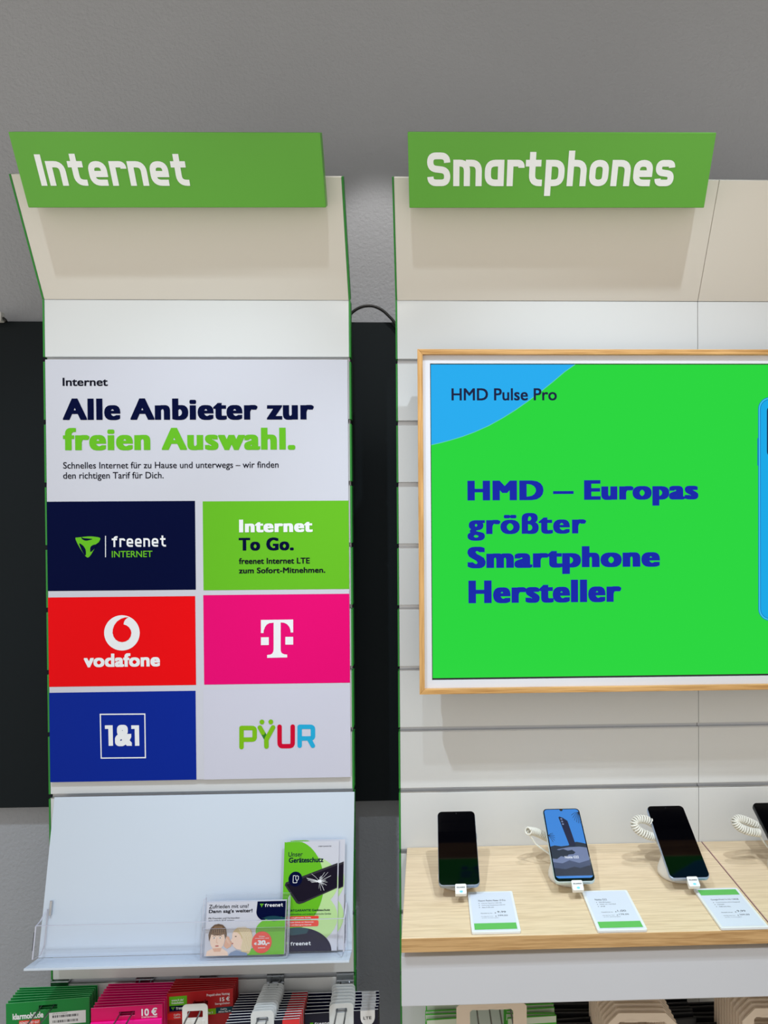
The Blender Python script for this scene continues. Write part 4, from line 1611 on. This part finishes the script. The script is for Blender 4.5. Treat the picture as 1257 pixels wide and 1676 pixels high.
def rp_(M, front=False):
    o = thing('card_pack', '', 'card pack', M)
    W = .120
    mb = MB(); pack_body(mb, W, HH, .0012, (-.0235, .014, .004))
    mb.build('card', ['sim_red', 'edge_red'], o)
    if front:
        mb = MB()
        text_into(mb, 'Prepaid ohne Vertrag', (.012, -.0125, .054, -.0065), -.0003, 0, (.012, .01))
        text_into(mb, '15 €', (.036, -.0225, .054, -.0145), -.0003, 0, (.03, .02))
        text_into(mb, 'Startguthaben', (.027, -.0295, .054, -.0245), -.0003, 0, (.006, .006))
        mb.build('lettering', 'ink_white', o)
        mb = MB()
        mb.poly([(-.056, -.024), (-.024, -.024), (-.024, -.0065), (-.056, -.0065)], -.0003, 0)
        text_into(mb, 'www.fr.de/', (-.052, -.0155, -.030, -.0115), -.0004, 1, (.02, .02))
        text_into(mb, 'freischalten', (-.052, -.0205, -.030, -.0165), -.0004, 1, (.02, .02))
        mb.poly([(-.056, -.0345), (-.024, -.0345), (-.024, -.0241), (-.056, -.0241)], -.0003, 2)
        small_logo(mb, (-.053, -.0325), (-.025, -.0262), -.0004)
        mb.build('web_label', ['ink_green', 'ink_white', 'ink_navy'], o)
        mb = MB()
        mb.poly([(-.0595, -.0500), (-.026, -.0500), (-.026, -.0375), (-.0595, -.0375)], -.0003, 0)
        text_into(mb, 'CallYa', (-.048, -.0428, -.036, -.0395), -.0004, 3, (.02, .02))
        text_into(mb, 'Classic', (-.048, -.0475, -.036, -.0442), -.0004, 3, (.02, .02))
        mb.build('tariff_band', ['sim_red_bright', 'ink_lime', 'ink_teal', 'ink_white'], o)['label'] = 'bright red band'
        mb = MB()
        mb.poly([(.006, -.046), (.0285, -.046), (.0285, -.0350), (.006, -.0350)], -.0003, 1)
        mb.poly([(.0285, -.045), (.0595, -.045), (.0595, -.0335), (.0285, -.0335)], -.0003, 2)
        text_into(mb, 'CallYa', (.037, -.0390, .049, -.0358), -.0004, 3, (.02, .02))
        text_into(mb, 'Allnet Flat M', (.033, -.0438, .055, -.0404), -.0004, 3, (.02, .02))
        text_into(mb, 'Flat S', (.012, -.0440, .023, -.0400), -.0004, 3, (.02, .02))
        mb.build('tariff_band', ['sim_red_bright', 'ink_lime', 'ink_teal', 'ink_white'], o)
    return o


lay_packs(7, (327, 1622, -.051), (338.5, 1601.5, -.012), 4.5, 0, 'red prepaid card packs',
          lambda i, n: ordinal(i, n) + ' of the red card packs hanging third hook from the left', lambda M: rp_(M, True), rp_)
hook('wire hook carrying the red card packs, third from the left', bracket_x(341), at(320, 1656, -.08).z, .17, .0095)


# white hang tabs ----------------------------------------------------------
def tab_mesh(mb, W, top, bot, slot=None, th=.0012, y=0.0, r=.008):
    o = rrect(-W / 2, W / 2, bot, top, (r, r, .001, .001), 6)
    if slot:
        zc, hx, hz = slot
        i_ = rrect(-hx, hx, zc - hz, zc + hz, .0022, 6)
        mb.ring(o, i_, y, y + th)
    else:
        mb.prism(o, y, y + th, bev=.0003)


def hang_card(M):
    o = thing('hang_card', 'white plastic hang card on the hook in front of the red card packs', 'hang card', M)
    mb = MB(); tab_mesh(mb, .046, 0, -.07, (-.019, .0140, .0065)); mb.build('card', 'white_plastic', o)
    mb = MB(); mb.box(-.017, .017, -.0008, 0, -.066, -.030, .0004, seg=1); mb.build('blister', 'white_plastic', o)
    return o


hang_card(T(at(319, 1643.5, -.080)) @ RZ(2))

# dark packs with white upper edges
X = -0.2425


def dark(M, W, right_m, front, kind):
    o = thing('card_pack', '', 'card pack', M)
    th = .0022
    mb = MB()
    mb.box(-W / 2, W / 2, 0, th, -HH, 0, .0003, seg=1)
    for f in mb.bm.faces:
        f.normal_update()
        c = f.calc_center_median()
        f.material_index = 0 if abs(f.normal.y) > .5 else 1
    mb.build('box', ['sim_navy', 'edge_white'], o)
    if kind == 'A':
        mb = MB(); mb.poly([(W * .22, -HH), (W / 2, -HH), (W / 2, -.0004), (W * .27, -.0004)], -.0003); mb.build('colour_print', 'sim_coral', o)['label'] = 'coral red print'
    else:
        mb = MB()
        r = .0135
        pts = [(W * .355 + r * math.cos(math.radians(a)), -.0125 + r * 1.25 * math.sin(math.radians(a))) for a in range(180, 361, 12)]
        mb.poly([(W * .355 - r, -.0002)] + pts + [(W * .355 + r, -.0002)], -.0003)
        mb.build('white_drop', 'edge_white', o)
        if front:
            mb = MB(); text_into(mb, 'LTE', (W * .355 - .008, -.0172, W * .355 + .007, -.0118), -.0005, 0, (.01, .01)); mb.build('lettering', 'ink_black', o)
            mb = MB(); small_logo(mb, (-W * .43, -.0225), (-W * .13, -.0165), -.0004); mb.build('emblem', ['ink_green', 'ink_white', 'ink_navy'], o)
    mb = MB()
    tw = .041 if kind == 'A' else .045
    tp = .0195
    slot = (.0040, .0105, .0042)
    tab_mesh(mb, tw, tp if kind == 'A' else .017, -.03, slot, th=.0014, y=-.0020)
    mb.build('hang_tab', 'tab_white', o)
    return o


lay_packs(12, (430, 1671, -.110), (448, 1625.5, -.017), 3.0, 0.5, 'navy card packs with coral print',
          lambda i, n: ordinal(i, n) + ' of the navy and coral card packs', lambda M: dark(M, .131, None, True, 'A'), lambda M: dark(M, .131, None, False, 'A'))
hook('wire hook carrying the navy and coral card packs', bracket_x(451), at(430, 1668, -.11).z, .19, .0085)
X = -0.1075
lay_packs(7, (559.5, 1656, -.062), (563, 1624.5, -.016), 3.0, 0.3, 'navy card packs with white drop print',
          lambda i, n: ordinal(i, n) + ' of the navy card packs with white drop print, rightmost hook', lambda M: dark(M, .137, None, True, 'B'), lambda M: dark(M, .137, None, False, 'B'))
hook('rightmost wire hook of the left panel carrying navy card packs with white drop print', bracket_x(565), at(559, 1654, -.062).z, .16, .0085)


# ------------------------------------------------------------------ goods under the counter
def pouch_stack(labels, X, W, z, yf, yb, n, ma, mb_, group, cat, yaw=3):
    proto = None
    for i in range(n):
        f = i / max(1, n - 1)
        M = T((X + random.uniform(-.002, .002), yf + (yb - yf) * f, z + random.uniform(-.002, .002))) @ RZ(yaw * random.uniform(-1, 1)) @ RX(random.uniform(-3, 1))
        if proto is None:
            o = thing('accessory_pack', '', cat, M)
            m1 = MB(); m1.box(-W / 2, W / 2, 0, .0035, -.14, 0, .0012); m1.build('pouch', ma, o)
            m1 = MB(); m1.box(-W / 2 + .001, W / 2 - .001, -.0010, -.0002, -.012, -.0006, .0003, seg=1); m1.build('top_label', mb_, o)
            proto = o
        else:
            o = copy_tree(proto)
            o.matrix_world = M
        o['label'] = labels % ordinal(i, n)
        o['category'] = cat
        o['group'] = group


def xz(u, v, y):
    q = at(u, v, y)
    return q.x, q.z


xa, za = xz(697, 1657, -.10); xb, _ = xz(765, 1657, -.10)
pouch_stack('%s of the green accessory packs left of the cream window card', (xa + xb) / 2, xb - xa, za, -.12, -.06, 6, 'pouch_green', 'pouch_pale', 'green accessory packs at the left', 'accessory pack')
xa, za = xz(828, 1654, -.10); xb, _ = xz(908, 1654, -.10)
pouch_stack('%s of the green accessory packs right of the cream window card', (xa + xb) / 2, xb - xa, za, -.12, -.06, 6, 'pouch_green', 'pouch_pale', 'green accessory packs at the right', 'accessory pack')
xa, za = xz(909, 1662, -.09); xb, _ = xz(975, 1662, -.09)
pouch_stack('%s of the black packs between green packs and cream cards', (xa + xb) / 2, xb - xa, za, -.11, -.05, 6, 'pouch_black', 'pouch_black', 'black accessory packs at the left', 'accessory pack')
xa, za = xz(1085, 1648, -.07); xb, _ = xz(1130, 1648, -.07)
pouch_stack('%s of the black accessory packs right behind the cream card stack', (xa + xb) / 2, xb - xa, za, -.10, -.04, 7, 'pouch_black', 'pouch_black', 'black accessory packs in the middle', 'accessory pack')
xa, za = xz(1132, 1659, -.07); xb, _ = xz(1196, 1659, -.07)
pouch_stack('%s of the black accessory packs left of the rightmost cream cards', (xa + xb) / 2, xb - xa, za, -.12, -.04, 7, 'pouch_black', 'pouch_black', 'black accessory packs at the right', 'accessory pack')


def cream(M, W, name_label, chamf=.018, rim=.022, top=.016, H=.12, th=.0022):
    o = thing('case_card', name_label, 'case card', M)
    h = W / 2
    c = chamf
    outer = [(-h, -H), (h, -H), (h, -c), (h - c, 0), (-h + c, 0), (-h, -c)]
    a = h - rim
    inner = [(-a, -H + .02), (a, -H + .02), (a, -top - .004), (a - .004, -top), (-a + .004, -top), (-a, -top - .004)]
    mb = MB(); mb.ring(outer, inner, 0, th)
    mb.build('frame', 'cream_card', o)
    mb = MB()
    for x in (-a * .45, a * .45):
        mb.poly([(x - .012, -top - .0005), (x + .012, -top - .0005), (x + .009, -top + .003), (x, -top + .0045), (x - .009, -top + .003)], -.0003)
    mb.build('thumb_notch', 'cream_card', o)
    return o


# single window card
xa, _ = xz(747, 1650, -.17); xb, _ = xz(862, 1650, -.17); _, zw = xz(806, 1652, -.17)
o = cream(T(((xa + xb) / 2, -.17, zw + .016)), xb - xa, 'cream window card hanging in front of the green accessory packs', .012, .0235, .016)
for (u, l) in ((779, 'leftmost'), (800, 'second from the left'), (817, 'third from the left'), (835, 'rightmost')):
    q = xz(u, 1652, -.13)
    mb = MB(); mb.tube([(q[0], -.04, q[1] - .016), (q[0] + .002, -.10, q[1] - .008), (q[0] + .004, -.155, q[1] - .02), (q[0] + .006, -.162, q[1] - .05)], .0014, 8)
    mb.build('hook_wire', 'wire_steel', None)
    wq = bpy.data.objects[-1] if False else COL.objects[-1]
    wq.name = 'hook_wire'
    tag(wq, l + ' of the four hook wires seen through the cream window card', 'wire', 'hook wires in the window card')
# receding stacks of chamfered cards
def cream_stack(front_l, front_r, v, yf, yb, n, lab, grp, dxb):
    xa, zt = xz(front_l, v, yf); xb, _ = xz(front_r, v, yf)
    W = xb - xa
    proto = None
    for i in range(n):
        f = i / (n - 1)
        M = T(((xa + xb) / 2 + dxb * f, yf + (yb - yf) * f, zt + .004 * f)) @ RZ(-2 * (1 - f))
        if proto is None:
            o = proto = cream(M, W, '', .022, .020, .015, .12, .003)
        else:
            o = copy_tree(proto); o.matrix_world = M
        o['label'] = lab % ordinal(i, n)
        o['category'] = 'case card'
        o['group'] = grp


cream_stack(992, 1110, 1660, -.20, -.09, 11, '%s of the cream cards in the middle stack', 'cream case cards in the middle', -.004)
cream_stack(1216, 1334, 1652, -.20, -.09, 11, '%s of the cream case cards at the right picture edge', 'cream case cards at the right', -.004)
